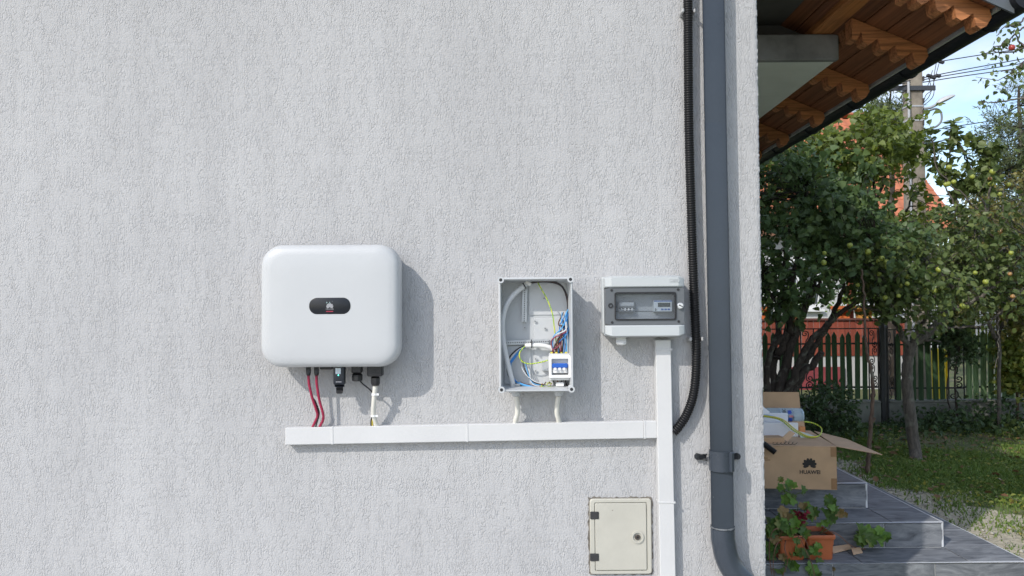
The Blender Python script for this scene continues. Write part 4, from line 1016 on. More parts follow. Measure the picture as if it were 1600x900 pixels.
# lobed leaves
def lobed(seed, lobes=7):
    r = random.Random(seed); pts = []; N = 28
    for k in range(N):
        a = -math.pi/2 + .18 + (2*math.pi-.36)*k/(N-1)
        rad = .5*(.66 + .36*abs(math.cos(lobes*a/2+.3)) + r.uniform(-.06,.06)); pts.append(Vector((rad*math.cos(a), .46+rad*math.sin(a), 0)))
    for p in pts: p.z = .9*p.x**2 - .55*(p.y-.46)**2 + r.uniform(-.05,.05)
    m = MB(); m.v = [(0,.06,0), (0,.46,-.03)] + [tuple(p) for p in pts]
    m.f = [(1, 2+k, 3+k) for k in range(N-1)] + [(0,2,1), (0,1,2+N-1)]
    return m
leaf_green = mat_leaf('geranium_leaf', [(.0,(.045,.085,.022)),(.45,(.08,.145,.035)),(.7,(.12,.19,.045)),(.82,(.2,.2,.05)),(.92,(.28,.22,.07)),(1,(.2,.10,.05))], .25)
leaf_bright = mat_leaf('bright_vine_leaf', [(.0,(.08,.17,.03)),(.6,(.14,.26,.05)),(1,(.2,.3,.07))], .3)
leaf_dry = mat_leaf('yellowing_leaf', [(.0,(.16,.13,.04)),(1,(.30,.20,.09))], .2)
lme = [lobed(s).mesh('leaf', leaf_green, 60) for s in range(4)]; lmb = [lobed(s+9, 5).mesh('leaf', leaf_bright, 60) for s in range(3)]; lmd = [lobed(31, 5).mesh('leaf', leaf_dry, 60)]
stem_m = plain('reddish_stem', (.20,.09,.06), .6, .2, 30); stem_g = plain('green_stem', (.10,.13,.04), .6, .2, 30)
def leaf_at(par, p, size, kind, seed):
    r = random.Random(seed); me = (lme, lmb, lmd)[kind]; me = me[r.randrange(len(me))]
    o = put('leaf', me, par, p, Euler((R(r.uniform(30, 85)), R(r.uniform(-30,30)), R(r.uniform(-45,45)))))
    o.scale = (size, size, size); return o
def stem(par, pts, r=.0028, mat=None):
    return MB().tube(smooth_path(pts, 6), r, 6).build('stem', mat or stem_g, par, smooth=60)
pl1 = thing('potted_plant', 'leafy trailing geranium with dark red flower growing from the left planter', 'plant', (pxl(1231), 4.6, .29))
root = Vector((pxl(1233), 4.60, .285))
def Wl(px, py, y=4.55): return W(px, py, y)
stems1 = [([(1236,828),(1244,805),(1246,786),(1236,772),(1226,757)], 4.6), ([(1238,828),(1252,812),(1266,800),(1270,808)], 4.6), ([(1228,830),(1214,826),(1204,838),(1202,866),(1206,898)], 4.44), ([(1234,834),(1246,836),(1258,858),(1268,880),(1274,905)], 4.43), ([(1226,834),(1214,850),(1208,880),(1212,915)], 4.42), ([(1230,834),(1226,855),(1230,880),(1216,915)], 4.42), ([(1234,830),(1256,842),(1264,858)], 4.46), ([(1240,826),(1248,812),(1252,806)], 4.56), ([(1236,772),(1228,768),(1220,770)],4.6), ([(1238,776),(1250,770),(1256,774)],4.6)]
for i, (pp, y) in enumerate(stems1):
    stem(pl1, [root if k == 0 and i not in (8, 9) else Wl(x, yv, y) for k, (x, yv) in enumerate(pp)], .0026, stem_m if i in (2,3,4,5,6) else stem_g)
L1 = [(1226,756,.05,1),(1220,770,.055,1),(1232,766,.05,0),(1252,770,.055,0),(1240,764,.045,1),(1232,778,.06,1),(1228,790,.07,1),(1236,788,.055,1),(1246,786,.05,0),(1252,795,.06,2),(1264,798,.05,1),(1270,806,.07,0),(1266,814,.055,0),(1258,800,.05,0),(1274,812,.05,2),(1276,820,.04,1),
      (1240,812,.06,0),(1228,816,.06,0),(1216,826,.075,0),(1208,830,.07,0),(1202,836,.08,0),(1224,826,.07,0),(1234,828,.065,0),(1231,836,.085,1),(1214,838,.075,0),(1204,846,.07,2),(1242,820,.07,0),(1252,822,.06,0),(1250,830,.05,2),(1206,820,.06,0),
      (1202,864,.09,0),(1206,872,.075,0),(1214,858,.05,0),(1246,850,.05,0),(1252,870,.075,1),(1260,872,.06,0),(1244,874,.05,0),(1268,862,.055,1),(1276,858,.05,1),(1272,870,.06,1),(1279,868,.05,1),(1282,884,.05,0),(1232,884,.06,0),(1242,890,.065,1),(1224,894,.085,0),(1234,900,.08,1),(1246,893,.06,2),(1262,896,.085,1),(1212,892,.06,0),(1272,900,.06,0),(1300,900,.07,2),(1206,884,.07,0),(1222,876,.05,2),(1216,906,.09,0),(1250,906,.08,0)]
for i, (x, y, s, kd) in enumerate(L1): leaf_at(pl1, Wl(x, y, 4.47 if y > 822 else 4.6) + Vector((0, rng.uniform(-.05,.05), 0)), s*1.02, kd, 100+i)
for i, (x, y, s, kd) in enumerate(L1[::2]): leaf_at(pl1, Wl(x+rng.uniform(-7,7), y+rng.uniform(-6,6), 4.50 if y > 822 else 4.63), s*.8, (kd+1)%2, 500+i)
for i in range(34): leaf_at(pl1, Wl(rng.uniform(1200,1256), rng.uniform(808,850), rng.uniform(4.46,4.6)), rng.uniform(.05,.08), rng.choice((0,0,1,2)), 700+i)
redfl = mat_leaf('dark_red_petal', [(.0,(.10,.006,.016)),(1,(.24,.012,.03))], .2)
pm = lobed(77, 3).mesh('petal', redfl, 60); fc = Wl(1250, 809, 4.53)
for i in range(34):
    o = put('petal', pm, pl1, fc + Vector((rng.gauss(0,.022), rng.gauss(0,.018), rng.gauss(0,.018))) , Euler((rng.uniform(0,3),rng.uniform(-1,1),rng.uniform(0,6)))); s = rng.uniform(.018,.03); o.scale = (s,s,s)
pl2 = thing('potted_plant', 'upright leafy sprig with long bare runner growing from the right planter', 'plant', (pxl(1277), 4.6, .29))
root2 = Vector((pxl(1283), 4.61, .28))
stem(pl2, [root2, Wl(1296,825,4.62), Wl(1297,806,4.62), Wl(1299,786,4.62)], .003)
stem(pl2, [root2, Wl(1296,830,4.56), Wl(1313,838,4.54), Wl(1326,850,4.6), Wl(1338,856,4.66), Wl(1352,858,4.68)], .0028, stem_m)
stem(pl2, [root2, Wl(1302,812,4.6), Wl(1316,806,4.6), Wl(1324,808,4.6)], .0024)
L2 = [(1298,784,.06,0),(1293,792,.06,0),(1303,792,.065,0),(1300,802,.07,0),(1292,805,.06,0),(1306,806,.06,0),(1297,814,.075,0),(1302,820,.07,0),(1290,822,.06,1),(1304,798,.055,1),(1311,808,.055,2),(1318,806,.05,2),(1324,810,.04,2),
      (1345,838,.085,0),(1352,848,.095,0),(1360,842,.085,1),(1370,846,.08,1),(1378,840,.075,1),(1384,848,.07,0),(1366,854,.09,0),(1354,856,.085,0),(1380,854,.07,1),(1343,846,.07,0),(1376,835,.06,1)]
for i, (x, y, s, kd) in enumerate(L2): leaf_at(pl2, Wl(x, y, 4.60 if y < 830 else 4.64) + Vector((0, rng.uniform(-.03,.03), 0)), s*1.02, kd, 300+i)
# scraps of cardboard on the step
for pp, lab in (([(1299,855),(1328,851),(1330,858),(1302,865)], 'torn strip of brown cardboard on the lower step beside the planter'), ([(1330,857),(1344,856),(1348,864),(1333,867)], 'small grey brown cardboard scrap beside the torn strip on the step')):
    q = [G(x, y, .164+(.02 if k < 2 else 0)) for k, (x, y) in enumerate(pp)]
    tag(MB().prism(q, Vector((0,0,1)), .004).build('cardboard_scrap', card2 if 'strip' in lab else card), lab, 'cardboard')

# ================================================================== fence along the street
FY = 10.6
shade_green = mat_wood('shaded_green_picket_paint', (.045,.085,.038), 'Z', .7, .2, .3); sun_green = mat_wood('sunlit_green_picket_paint', (.19,.30,.14), 'Z', .7, .2, .35)  # one green paint twice: shade and sun on the panels put into the colour
iron = plain('black_wrought_iron', (.02,.02,.02), .6, .3, 20)
fz = lambda py, px=1400: W(px, py, FY).z
fxx = lambda px: W(px, 560, FY).x
conc = plain('mossy_grey_concrete', (.17,.175,.15), .95, .3, 3.5, fine=.8, finescale=50)
WT = fz(626)
for x0, x1, lab in ((1100, 1374, 'mossy grey low concrete wall under the left fence panel'), (1387, 1760, 'mossy grey low concrete wall under the right fence panels')):
    m = MB(); m.span((fxx(x0), FY-.02, -.1), (fxx(x1), FY+.16, WT-.03)); m.span((fxx(x0)-.0, FY-.035, WT-.029), (fxx(x1), FY+.175, WT+.0), .008)
    tag(m.build('garden_wall', conc), lab, 'wall', 'low walls under the picket fence')
PB = fz(623.5); PT = fz(517.5)
def picket_mesh(h, w, pm_=None):
    m = MB(); m.prism([(-w/2,-.01,0),(w/2,-.01,0),(w/2,-.01,h-.06),(0,-.01,h),(-w/2,-.01,h-.06)], (0,1,0), .02); return m.mesh('picket', pm_ or shade_green)
pml = [picket_mesh(PT-PB, .07, sun_green), picket_mesh(PT-PB-.03, .066, sun_green), picket_mesh(PT-PB+.01, .072, sun_green)]
pme = [picket_mesh(PT-PB, .064), picket_mesh(PT-PB-.02, .06), picket_mesh(PT-PB-.005, .066)]
def spiral(c, r0, turns, a0, sgn, n=26):
    return [Vector((c[0]+r0*(1-.8*k/n)*math.cos(a0+sgn*turns*2*math.pi*k/n), 0, c[1]+r0*(1-.8*k/n)*math.sin(a0+sgn*turns*2*math.pi*k/n))) for k in range(n+1)]
def scroll_mesh(h, w):
    r = w*.30; m = MB()
    a = spiral((w*.18, h-r), r, 1.35, math.pi, -1); b_ = spiral((-w*.18, r), r, 1.35, 0, -1)
    m.tube(list(reversed(a)) + [Vector((-w*.1, 0, h*.62)), Vector((0,0,h*.5)), Vector((w*.1,0,h*.38))] + b_, .0075, 6); return m.mesh('scroll', iron, 60)
scr = scroll_mesh(.235, .15)
def fence(label, pickets, scrolls, x0, x1, dz=0.0, flat=False):
    o = thing('picket_fence', label, 'fence', (fxx((x0+x1)/2), FY+.05, WT), 'green picket and wrought iron fence panels')
    for z in (fz(536.5), fz(605)): MB().span((fxx(x0), FY+.04, z-.012+dz), (fxx(x1), FY+.055, z+.012+dz)).build('rail', iron, o)
    MB().span((fxx(x0), FY+.04, fz(513)-.008+dz), (fxx(x1), FY+.055, fz(513)+.008+dz)).build('top_rail', iron, o)
    for i, px in enumerate(pickets):
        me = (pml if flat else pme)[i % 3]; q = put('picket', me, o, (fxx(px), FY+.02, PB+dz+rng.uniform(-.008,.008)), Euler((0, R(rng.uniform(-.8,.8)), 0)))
    for (a, b_) in scrolls:
        xa, xb = fxx(a), fxx(b_); 
        for x in (xa, xb): MB().span((x-.007, FY+.03, WT+.01), (x+.007, FY+.045, fz(512)+dz)).build('upright_bar', iron, o)
        n = 4
        for k in range(n):
            s = put('scroll', scr, o, ((xa+xb)/2, FY+.04, WT+.03+dz+k*.235)); s.scale = ((xb-xa-.014)/.15*(1 if k % 2 == 0 else -1), 1, 1)
    return o
zf = lambda z: 1180 + z/3.214
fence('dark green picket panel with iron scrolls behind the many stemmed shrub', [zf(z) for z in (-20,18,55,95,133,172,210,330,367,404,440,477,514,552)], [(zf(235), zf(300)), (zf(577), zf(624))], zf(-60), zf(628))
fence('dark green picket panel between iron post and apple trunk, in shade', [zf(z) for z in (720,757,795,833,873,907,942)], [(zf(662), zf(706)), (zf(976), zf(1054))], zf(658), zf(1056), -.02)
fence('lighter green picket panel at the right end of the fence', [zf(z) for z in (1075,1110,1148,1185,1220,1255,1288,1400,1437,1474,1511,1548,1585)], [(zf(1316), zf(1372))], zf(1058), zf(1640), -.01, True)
for px, w, top, lab in ((1378.5, .055, 499, 'thick black iron fence post beside the scrolls'), (1386, .024, 512, 'thin black iron post beside the thick gate post')):
    x = fxx(px); m = MB(); m.span((x-w/2, FY-.02, 0), (x+w/2, FY+.04, fz(top)), .004); m.prism([(x-w/2-.006,FY-.026,fz(top)),(x+w/2+.006,FY-.026,fz(top)),(x,FY-.026,fz(top)+.04)], (0,1,0), .07)
    tag(m.build('fence_post', iron), lab, 'post', 'fence posts')

# ================================================================== across the street
TY = 15.0
red_b = mat_wood('red_brown_board', (.27,.07,.045), 'Z', .7, .2, .2); whitewash = plain('white_washed_wall', (.5,.5,.49), .9, .08, 2.5)
tx = lambda px: W(px, 540, TY).x
tz = lambda py, px=1320: W(px, py, TY).z
ter = thing('neighbour_parapet', 'red board parapet over a white wall beyond the fence', 'parapet', (tx(1330), TY, 0))
xl, xr = tx(1120), tx(1458)
MB().span((xl, TY, 0), (xr, TY+.3, tz(553))).build('base_wall', whitewash, ter)
zt = tz(501); zb2 = tz(556); n = int((xr-xl)/.118)
rme_ = MB().box((0,0,0), (.111,.02,zt-zb2), bev=.003).mesh('board', red_b)
for i in range(n): put('board', rme_, ter, (xl+(i+.5)*.118, TY-.013+rng.uniform(-.002,.002), (zt+zb2)/2))
MB().span((xl, TY-.06, zt+.001), (xr+.03, TY+.34, zt+.045), .01).build('coping', plain('dark_red_coping', (.12,.045,.035), .7, .2, 5), ter)
MB().span((tx(1225), TY-.05, 0), (tx(1318), TY-.002, tz(573))).build('plinth', plain('maroon_plinth_paint', (.26,.05,.06), .8, .15, 4), ter)
MB().span((tx(1331.5), TY+.1, zt+.046), (tx(1338.5), TY+.2, zt+.9)).build('timber_post', red_b, ter)
# pots on the coping
potm = mat_leaf('pot_plant_leaf', [(0,(.05,.12,.02)),(.6,(.12,.22,.04)),(1,(.2,.26,.06))], .3)

TEMPL = np.array([(0,0,0),(0,.55,-.02),(0,1,-.10),(-.30,.30,.07),(-.24,.68,.03),(.30,.30,.07),(.24,.68,.03)], float)
TFACE = np.array([(0,1,3),(3,1,4),(4,1,2),(2,1,6),(6,1,5),(5,1,0)])
HEART = np.array([(0,.06,0),(0,.5,-.03),(0,1,-.12),(-.40,.16,.08),(-.30,.6,.03),(.40,.16,.08),(.30,.6,.03)], float)
NEED = np.array([(0,0,0),(-.07,.45,.01),(0,1,0),(.07,.45,.01)], float); NFACE = np.array([(0,1,2),(0,2,3)])
def leaves(pos, dirs, nrm, size, T=TEMPL, TF=TFACE):
    d = dirs/np.linalg.norm(dirs, axis=1, keepdims=True)
    x = np.cross(d, nrm); x /= (np.linalg.norm(x, axis=1, keepdims=True)+1e-9); z = np.cross(x, d)
    k = len(T)
    V = pos[:,None,:] + size[:,None,None]*(T[None,:,0:1]*x[:,None] + T[None,:,1:2]*d[:,None] + T[None,:,2:3]*z[:,None])
    F = TF[None] + k*np.arange(len(pos))[:,None,None]
    return V.reshape(-1,3), F.reshape(-1,3)
def merge(parts):
    Vs, Fs, o = [], [], 0
    for V, F in parts: Vs.append(V); Fs.append(F+o); o += len(V)
    return np.concatenate(Vs), np.concatenate(Fs)

def EL(px, py, Y, rx, ry, rd):          # ellipsoid: centre, radii in metres
    return (W(px, py, Y), Vector((rx*Y/1200, rd, ry*Y/1200)))
def fill(els, n, rs, shell=.55):
    vol = np.array([e[1].x*e[1].y*e[1].z for e in els])**.8; pick = rs.choice(len(els), n, p=vol/vol.sum())
    v = rs.normal(size=(n,3)); v /= np.linalg.norm(v, axis=1, keepdims=True); r = (shell**3 + (1-shell**3)*rs.rand(n))**(1/3.)*rs.uniform(.82,1.12,n)
    c = np.array([tuple(els[i][0]) for i in pick]); q = np.array([tuple(els[i][1]) for i in pick])
    return c + v*q*r[:,None], v

# thin places in the crowns: where the orange roof, the sky and the white house show through
HOLES = [(EL(hx, hy, 9.0, hw, hh, 1.7), pb_) for hx, hy, hw, hh, pb_ in ((1404,300,34,30,.8), (1366,282,20,16,.7), (1470,335,28,16,.75), (1498,275,46,75,.72), (1250,290,20,28,.3), (1500,338,26,30,.7), (1300,372,20,26,.5), (1340,335,26,22,.5), (1238,470,40,18,.35), (1380,470,46,22,.5), (1480,405,20,20,.5), (1560,470,40,20,.4))]
def foliage(els, n, per, lsize, rs, T=TEMPL, TF=TFACE, shell=.45, twig=.22, droop=.3, up=.6, clump=0.0):
    C, out = fill(els, n, rs, shell)
    if clump:
        keep = np.array([math.sin(c[0]*5.1+c[2]*3.3)+math.sin(c[2]*6.7-c[1]*4.1+c[0]*2) > clump*(rs.rand()*2-1.4)-.5 for c in C]); C, out = C[keep], out[keep]
    ok = np.ones(len(C), bool)
    for (hc, hr), pb_ in HOLES:
        ok &= ~((((C-np.array(tuple(hc)))/np.array(tuple(hr)))**2).sum(1) < 1) | (rs.rand(len(C)) > pb_)
    C, out = C[ok], out[ok]
    n = len(C); td = out + rs.normal(0,.55,(n,3)); td[:,2] += .15; td /= np.linalg.norm(td, axis=1, keepdims=True)
    t = np.tile((np.arange(per)+.5)/per, n); ci = np.repeat(np.arange(n), per)
    L = twig*rs.uniform(.6,1.4,n)
    pos = C[ci] + td[ci]*(t*L[ci])[:,None]; pos[:,2] -= droop*twig*t**2*.5; pos += rs.normal(0, lsize*.25, pos.shape)
    d = td[ci]*.5 + rs.normal(0,.75,(n*per,3)); d[:,2] -= droop
    nm = rs.normal(0,.55,(n*per,3)); nm[:,2] += up; nm[:,1] -= .25
    sz = lsize*rs.uniform(.6,1.25,n*per)
    V, F = leaves(pos, d, nm, sz, T, TF)
    return V, F, C, td, L
def nearest(limbs, p):
    best = None
    for q, r in limbs:
        dd = (q-p).length
        if best is None or dd < best[0]: best = (dd, q, r)
    return best
def twigs(mb, limbs, C, td, L, rs, every=1, r0=.007, maxd=9):
    for i in range(0, len(C), every):
        p = Vector(C[i]); e = p + Vector(td[i])*L[i]
        dd, q, r = nearest(limbs, p)
        if dd > maxd: continue
        mid = q.lerp(p, .5) + Vector(rs.normal(0, .05*min(1, dd), 3)) + Vector((0,0,.04*dd))
        mb.tube([q, mid, p, e], [min(r, r0), r0*.75, r0*.5, r0*.25], 4, cap=False)
def limb(mb, pts, r0, r1, n=8, k=6, wob=0.0, rs=None):
    P = smooth_path(pts, k)
    if wob: P = [P[0]] + [p+Vector(rs.normal(0,wob,3)) for p in P[1:-1]] + [P[-1]]
    rr = [r0+(r1-r0)*i/(len(P)-1) for i in range(len(P))]
    mb.tube(P, rr, n); return list(zip(P, rr))

def potplant(px, py, rad, mat, leafy, label, seed):
    rs = np.random.RandomState(seed); x = tx(px); z0 = zt+.0455; h = .24
    o = thing('flower_pot', label, 'flower pot', (x, TY+.1, z0), 'flower pots on the red parapet')
    m = MB(); m.tube([(x,TY+.1,z0),(x,TY+.1,z0+h*.75),(x,TY+.1,z0+h*.75),(x,TY+.1,z0+h)], [rad*.75, rad*.95, rad*1.08, rad*1.1], 16); m.build('pot', mat, o, smooth=40)
    V, F, *_ = foliage([(Vector((x,TY+.1,z0+h+.14)), Vector((rad*1.5,rad*1.2,.2)))], leafy, 6, .075, rs)
    put('foliage', fast_mesh('foliage', V - np.array(tuple(WO[o])), F, potm), o, WO[o])
orangep = plain('orange_pot', (.50,.13,.04), .5); amberp = plain('amber_pot', (.50,.24,.06), .5)
potplant(1319, 490, .20, orangep, 36, 'orange flower pot left of the timber post on the parapet', 1)
potplant(1354, 490, .19, amberp, 44, 'amber flower pot right of the timber post on the parapet', 2)
potplant(1196, 490, .16, orangep, 46, 'leafy flower pot on the parapet next to the house corner', 3)
potplant(1238, 490, .16, orangep, 26, 'orange flower pot on the parapet behind dark shrub stems', 4)
# yellow cabinet
yc = W(1463, 575, 13.0); 
cab = thing('gas_cabinet', 'yellow metal cabinet standing behind the dark green pickets', 'cabinet', (yc.x, 13.0, 0))
yel = plain('yellow_enamel', (.72,.55,.015), .45, .08, 5)
MB().span((yc.x-.2, 13.0, .03), (yc.x+.16, 13.3, W(1463,545,13).z), .015, 2).build('body', yel, cab)
MB().span((yc.x-.17, 12.985, .12), (yc.x+.13, 12.999, W(1463,549,13).z), .004).build('door', yel, cab); MB().span((yc.x-.19, 13.02, 0), (yc.x+.15, 13.28, .03)).build('foot', dark_al, cab)
MB().tube(smooth_path([(yc.x+.24,13.1,0),(yc.x+.24,13.1,.55),(yc.x+.235,13.1,.8),(yc.x+.15,13.1,.86)],5), .025, 10).build('pipe', yel, cab, smooth=60)

# neighbour house
NY = 19.0
nh = thing('neighbour_house', 'white house with orange tiled gable roof behind the trees', 'house', (6.0, NY, 0))
NXR = W(1503, 350, NY).x; EVZ = W(1503, 356, NY).z; PIT = .92
MB().span((4.0, NY+.35, 0), (NXR-.45, NY+7, EVZ+.1)).build('wall', whitewash, nh)
glass = plain('dark_window_glass', (.05,.06,.07), .1, .2, 2, spec=.6); framem = plain('white_window_frame', (.7,.7,.69), .5)
for x in (5.2, 7.2, 9.2):
    w = MB().span((x-.55, NY+.30, 1.55), (x+.55, NY+.349, 2.85)).build('window', framem, nh)
    for s in (-1, 1): MB().span((x+s*.26-.2, NY+.285, 1.68), (x+s*.26+.2, NY+.299, 2.72)).build('pane', glass, w)
    MB().span((x-.62, NY+.22, 1.48), (x+.62, NY+.349, 1.549)).build('sill', framem, w)
rf = put('roof', None, nh, (NXR, NY, EVZ))
terr = plain('orange_roof_tile', (.50,.17,.085), .8, .2, 1.3); pa = math.atan(PIT); rr_ = 13; cw, rl = .34, .42
MB().prism([(3.72, NY, EVZ-.06), (3.72, NY+4.2, EVZ-.06+4.2*PIT), (3.72, NY+8.0, EVZ-.06), (3.72, NY+8.0, EVZ-.16), (3.72, NY+4.2, EVZ-.18+4.2*PIT), (3.72, NY, EVZ-.16)], (1,0,0), NXR-3.72-.02).build('roof_deck', mat_wood('roof_deck_wood', (.2,.1,.06), 'X'), rf)
m = MB(); prof = [(-cw/2, 0), (-cw*.36, .03), (-cw*.16, .045), (cw*.04, .03), (cw*.16, .004), (cw/2-.004, 0)]
lo = [Vector((x, 0, z)) for x, z in prof] + [Vector((x, 0, z-.018)) for x, z in reversed(prof)]
m.loft([lo, [p+Vector((0, rl+.04, -.012)) for p in lo]]); tme = m.mesh('roof_tile', terr, 50)
nc = 22
for r_ in range(rr_):
    for c_ in range(nc):
        x = NXR-.17-c_*cw; yv = NY-.03 + r_*rl*math.cos(pa); z = EVZ-.03 + r_*rl*math.sin(pa)
        put('roof_tile', tme, rf, (x, yv, z+.02), Euler((pa+R(rng.uniform(-.8,.8)), 0, 0)))
MB().tube([(NXR-nc*cw, NY+4.12, EVZ+4.2*PIT-.02), (NXR, NY+4.12, EVZ+4.2*PIT-.02)], .12, 10).build('ridge', terr, rf, smooth=50)

# ================================================================== street pole, lamp and lines
PY = 12.6
pp = lambda px, py: W(px, py, PY)
pb = Vector((pp(1427, 200).x, PY, 0))
pole = thing('utility_pole', 'grey concrete utility pole with cross arm and street lamp', 'pole', pb)
cpole = plain('weathered_concrete_pole', (.26,.225,.18), .95, .3, 6, fine=.8, finescale=40)
def plp(z, s): return [Vector((pb.x+x*s, PY+y*s, z)) for x, y in rrect(.27, .2, .03, 2)]
MB().loft([plp(0, 1.25), plp(4, 1.03), plp(7.4, .86)]).build('shaft', cpole, pole, smooth=30)
for i in range(7):
    q = pp(1437.5, 125+i*17); MB().span((q.x-.012, PY-.115, q.z-.05), (q.x+.012, PY-.09, q.z+.03)).build('shaft_slot', plain('pole_slot_dark', (.06,.055,.05), .9), pole)
q = pp(1410, 140); MB().span((q.x-.42, PY-.13, q.z-.05), (q.x+.48, PY-.1, q.z+.03), .004).build('cross_arm', plain('dark_steel', (.05,.053,.06), .5), pole)
q0, q1 = pp(1412, 132), pp(1411, 300); MB().tube([Vector((q0.x,PY-.15,q0.z)), Vector((q0.x,PY-.15,0.2))], .02, 10).build('cable_guard', plain('pale_pvc_guard', (.42,.43,.45), .5), pole)
for y in (142, 168, 190): 
    q = pp(1427, y); m = MB(); m.loft([[Vector((p[0]*1.06+pb.x, PY+p[1]*1.08, q.z+dz)) for p in rrect(.27,.2,.03,2)] for dz in (-.012,.012)]); m.build('strap', MATS['pale_pvc_guard'] if y != 142 else MATS['dark_steel'], pole)
P = [pp(1436,172), pp(1447,171), pp(1456,167), pp(1466,162)]
MB().tube(smooth_path([p+Vector((0,-.1,0)) for p in P], 6), .022, 8).build('lamp_arm', plain('galvanised_arm', (.42,.43,.44), .5, metal=.3), pole, smooth=60)
lp_ = pp(1472, 158.5)+Vector((0,-.1,0)); lm_ = Matrix.Rotation(R(-24), 3, 'Y')
m = MB(); sec = []
for u, w, h in ((-.16,.03,.02),(-.1,.06,.05),(0,.085,.06),(.1,.075,.045),(.16,.03,.02)):
    sec.append([lp_ + lm_ @ Vector((u, w*math.cos(a), h*math.sin(a)*(1 if math.sin(a) > 0 else .45))) for a in [2*math.pi*k/12 for k in range(12)]])
m.loft(sec); m.build('lamp_head', plain('lamp_grey', (.50,.51,.52), .5), pole, smooth=50)
blk = plain('line_black', (.03,.03,.035), .6)
P = [pp(1452,173), pp(1462,170), pp(1470,175), pp(1471,188), pp(1464,197), pp(1453,201)]
MB().tube(smooth_path(P, 6), .016, 8).build('lamp_cable', plain('grey_line', (.20,.21,.22), .6), pole, smooth=60)
for i, pts in enumerate(([(1438,165),(1452,150),(1460,125),(1467,100)], [(1439,168),(1458,150),(1459,122),(1463,98)], [(1438,150),(1449,135),(1457,110)], [(1440,175),(1446,150),(1455,140),(1450,118)])):
    MB().tube(smooth_path([pp(*p) for p in pts], 6), .006, 5).build('drop_wire', blk, pole, smooth=60)
lines = [((1440,122),(1600,84),'uppermost of the three close overhead lines'),((1440,125),(1600,91),'middle of the three close overhead lines'),((1440,129),(1600,98),'lowest of the three close overhead lines'),((1440,101),(1600,68),'single overhead line above the three close ones'),((1440,206),(1600,172),'overhead line level with the lamp cable, over the garden'),((1440,226),(1600,187),'lowest overhead line just above the apple shoots')]
for a, b_, lab in lines:
    A = pp(*a); B = W(b_[0], b_[1], 13.5); d = B-A; E = A + d*4.0; M_ = A + d*2.0 - Vector((0,0,.15))
    m = MB(); m.tube(smooth_path([A-d*1.5 if a[1] < 130 else A, A, M_, E], 8), .0085, 5); 
    tag(m.build('overhead_line', blk, smooth=60), 'thin black ' + lab, 'power line', 'overhead lines')
for (x, y) in ((1471,97),(1452,118.5),(1458,121),(1465.5,118.5)):
    q = pp(x, y); MB().box(q, (.09,.05,.05), Euler((0,R(15),0)), .01).build('line_clamp', blk, pole)

# ================================================================== trees and shrubs
bark_d = mat_bark('dark_shrub_bark', (.05,.038,.03)); bark_a = mat_bark('grey_apple_bark', (.11,.095,.08)); bark_s = mat_bark('brown_sapling_bark', (.13,.085,.06))
lf_lilac = mat_leaf('lilac_leaf', [(0,(0.053,0.086,0.037)),(.5,(0.087,0.144,0.055)),(.85,(0.144,0.205,0.068)),(1,(0.258,0.267,0.086))], .28)
lf_apple = mat_leaf('apple_leaf', [(0,(0.066,0.101,0.036)),(.5,(0.112,0.157,0.055)),(.85,(0.181,0.222,0.070)),(1,(0.400,0.263,0.094))], .3)
lf_maple = mat_leaf('light_green_leaf', [(0,(0.079,0.111,0.029)),(.5,(0.131,0.179,0.045)),(.85,(0.204,0.248,0.053)),(1,(0.381,0.273,0.089))], .35)
lf_yew = mat_leaf('dark_conifer_needle', [(0,(0.059,0.085,0.038)),(.6,(0.100,0.132,0.057)),(1,(0.198,0.188,0.076))], .12, .6)
lf_olive = mat_leaf('olive_hedge_leaf', [(0,(0.104,0.113,0.038)),(.5,(0.187,0.191,0.061)),(1,(0.365,0.271,0.094))], .3)
lf_dark = mat_leaf('dark_shrub_leaf', [(0,(0.036,0.065,0.030)),(.6,(0.066,0.111,0.046)),(1,(0.131,0.172,0.062))], .25)
lf_vine = mat_leaf('yellow_green_vine_leaf', [(0,(0.105,0.152,0.037)),(.5,(0.192,0.250,0.055)),(1,(0.443,0.358,0.093))], .35)
def plant_up(o, V, F, mat, mb, bark, cname='crown'):
    c = put(cname, fast_mesh(cname, V - np.array(tuple(WO[o])), F, mat), o, WO[o]); c['kind'] = 'stuff'
    mb.build('trunk', bark, o, smooth=60)

# 1 many-stemmed lilac by the house
rs = np.random.RandomState(11); LY = 8.4
b0 = Vector((W(1222,640,LY).x, LY, 0)); lil = thing('lilac_tree', 'dark many stemmed lilac with heart shaped leaves next to the house corner', 'tree', b0)
mb = MB(); limbs = []
for pts, r0, r1, dy in (([(1213,640),(1222,590),(1240,530),(1262,470),(1280,400)],.075,.03,0),([(1218,645),(1236,600),(1258,545),(1300,500),(1340,470)],.06,.02,-.2),([(1208,640),(1208,580),(1214,520),(1222,450),(1230,380)],.055,.02,.2),([(1216,640),(1245,590),(1270,570),(1284,550)],.05,.035,-.1),([(1230,645),(1250,590),(1276,535),(1298,500),(1322,440),(1340,370)],.05,.018,.15),([(1205,640),(1198,590),(1206,545),(1230,520)],.045,.025,-.15),([(1214,560),(1232,510),(1238,450),(1250,360),(1262,290)],.045,.015,.1),([(1240,530),(1230,490),(1204,460),(1190,430)],.03,.012,-.1),([(1262,470),(1290,430),(1330,400),(1370,380)],.028,.01,-.3)):
    P = [W(x, y, LY+dy*(i/len(pts))*2) for i, (x, y) in enumerate(pts)]
    if pts[0][1] >= 635: P = [Vector((P[0].x*.6+b0.x*.4, LY, 0))] + P
    limbs += limb(mb, P, r0, r1, 9, 6, .008, rs)
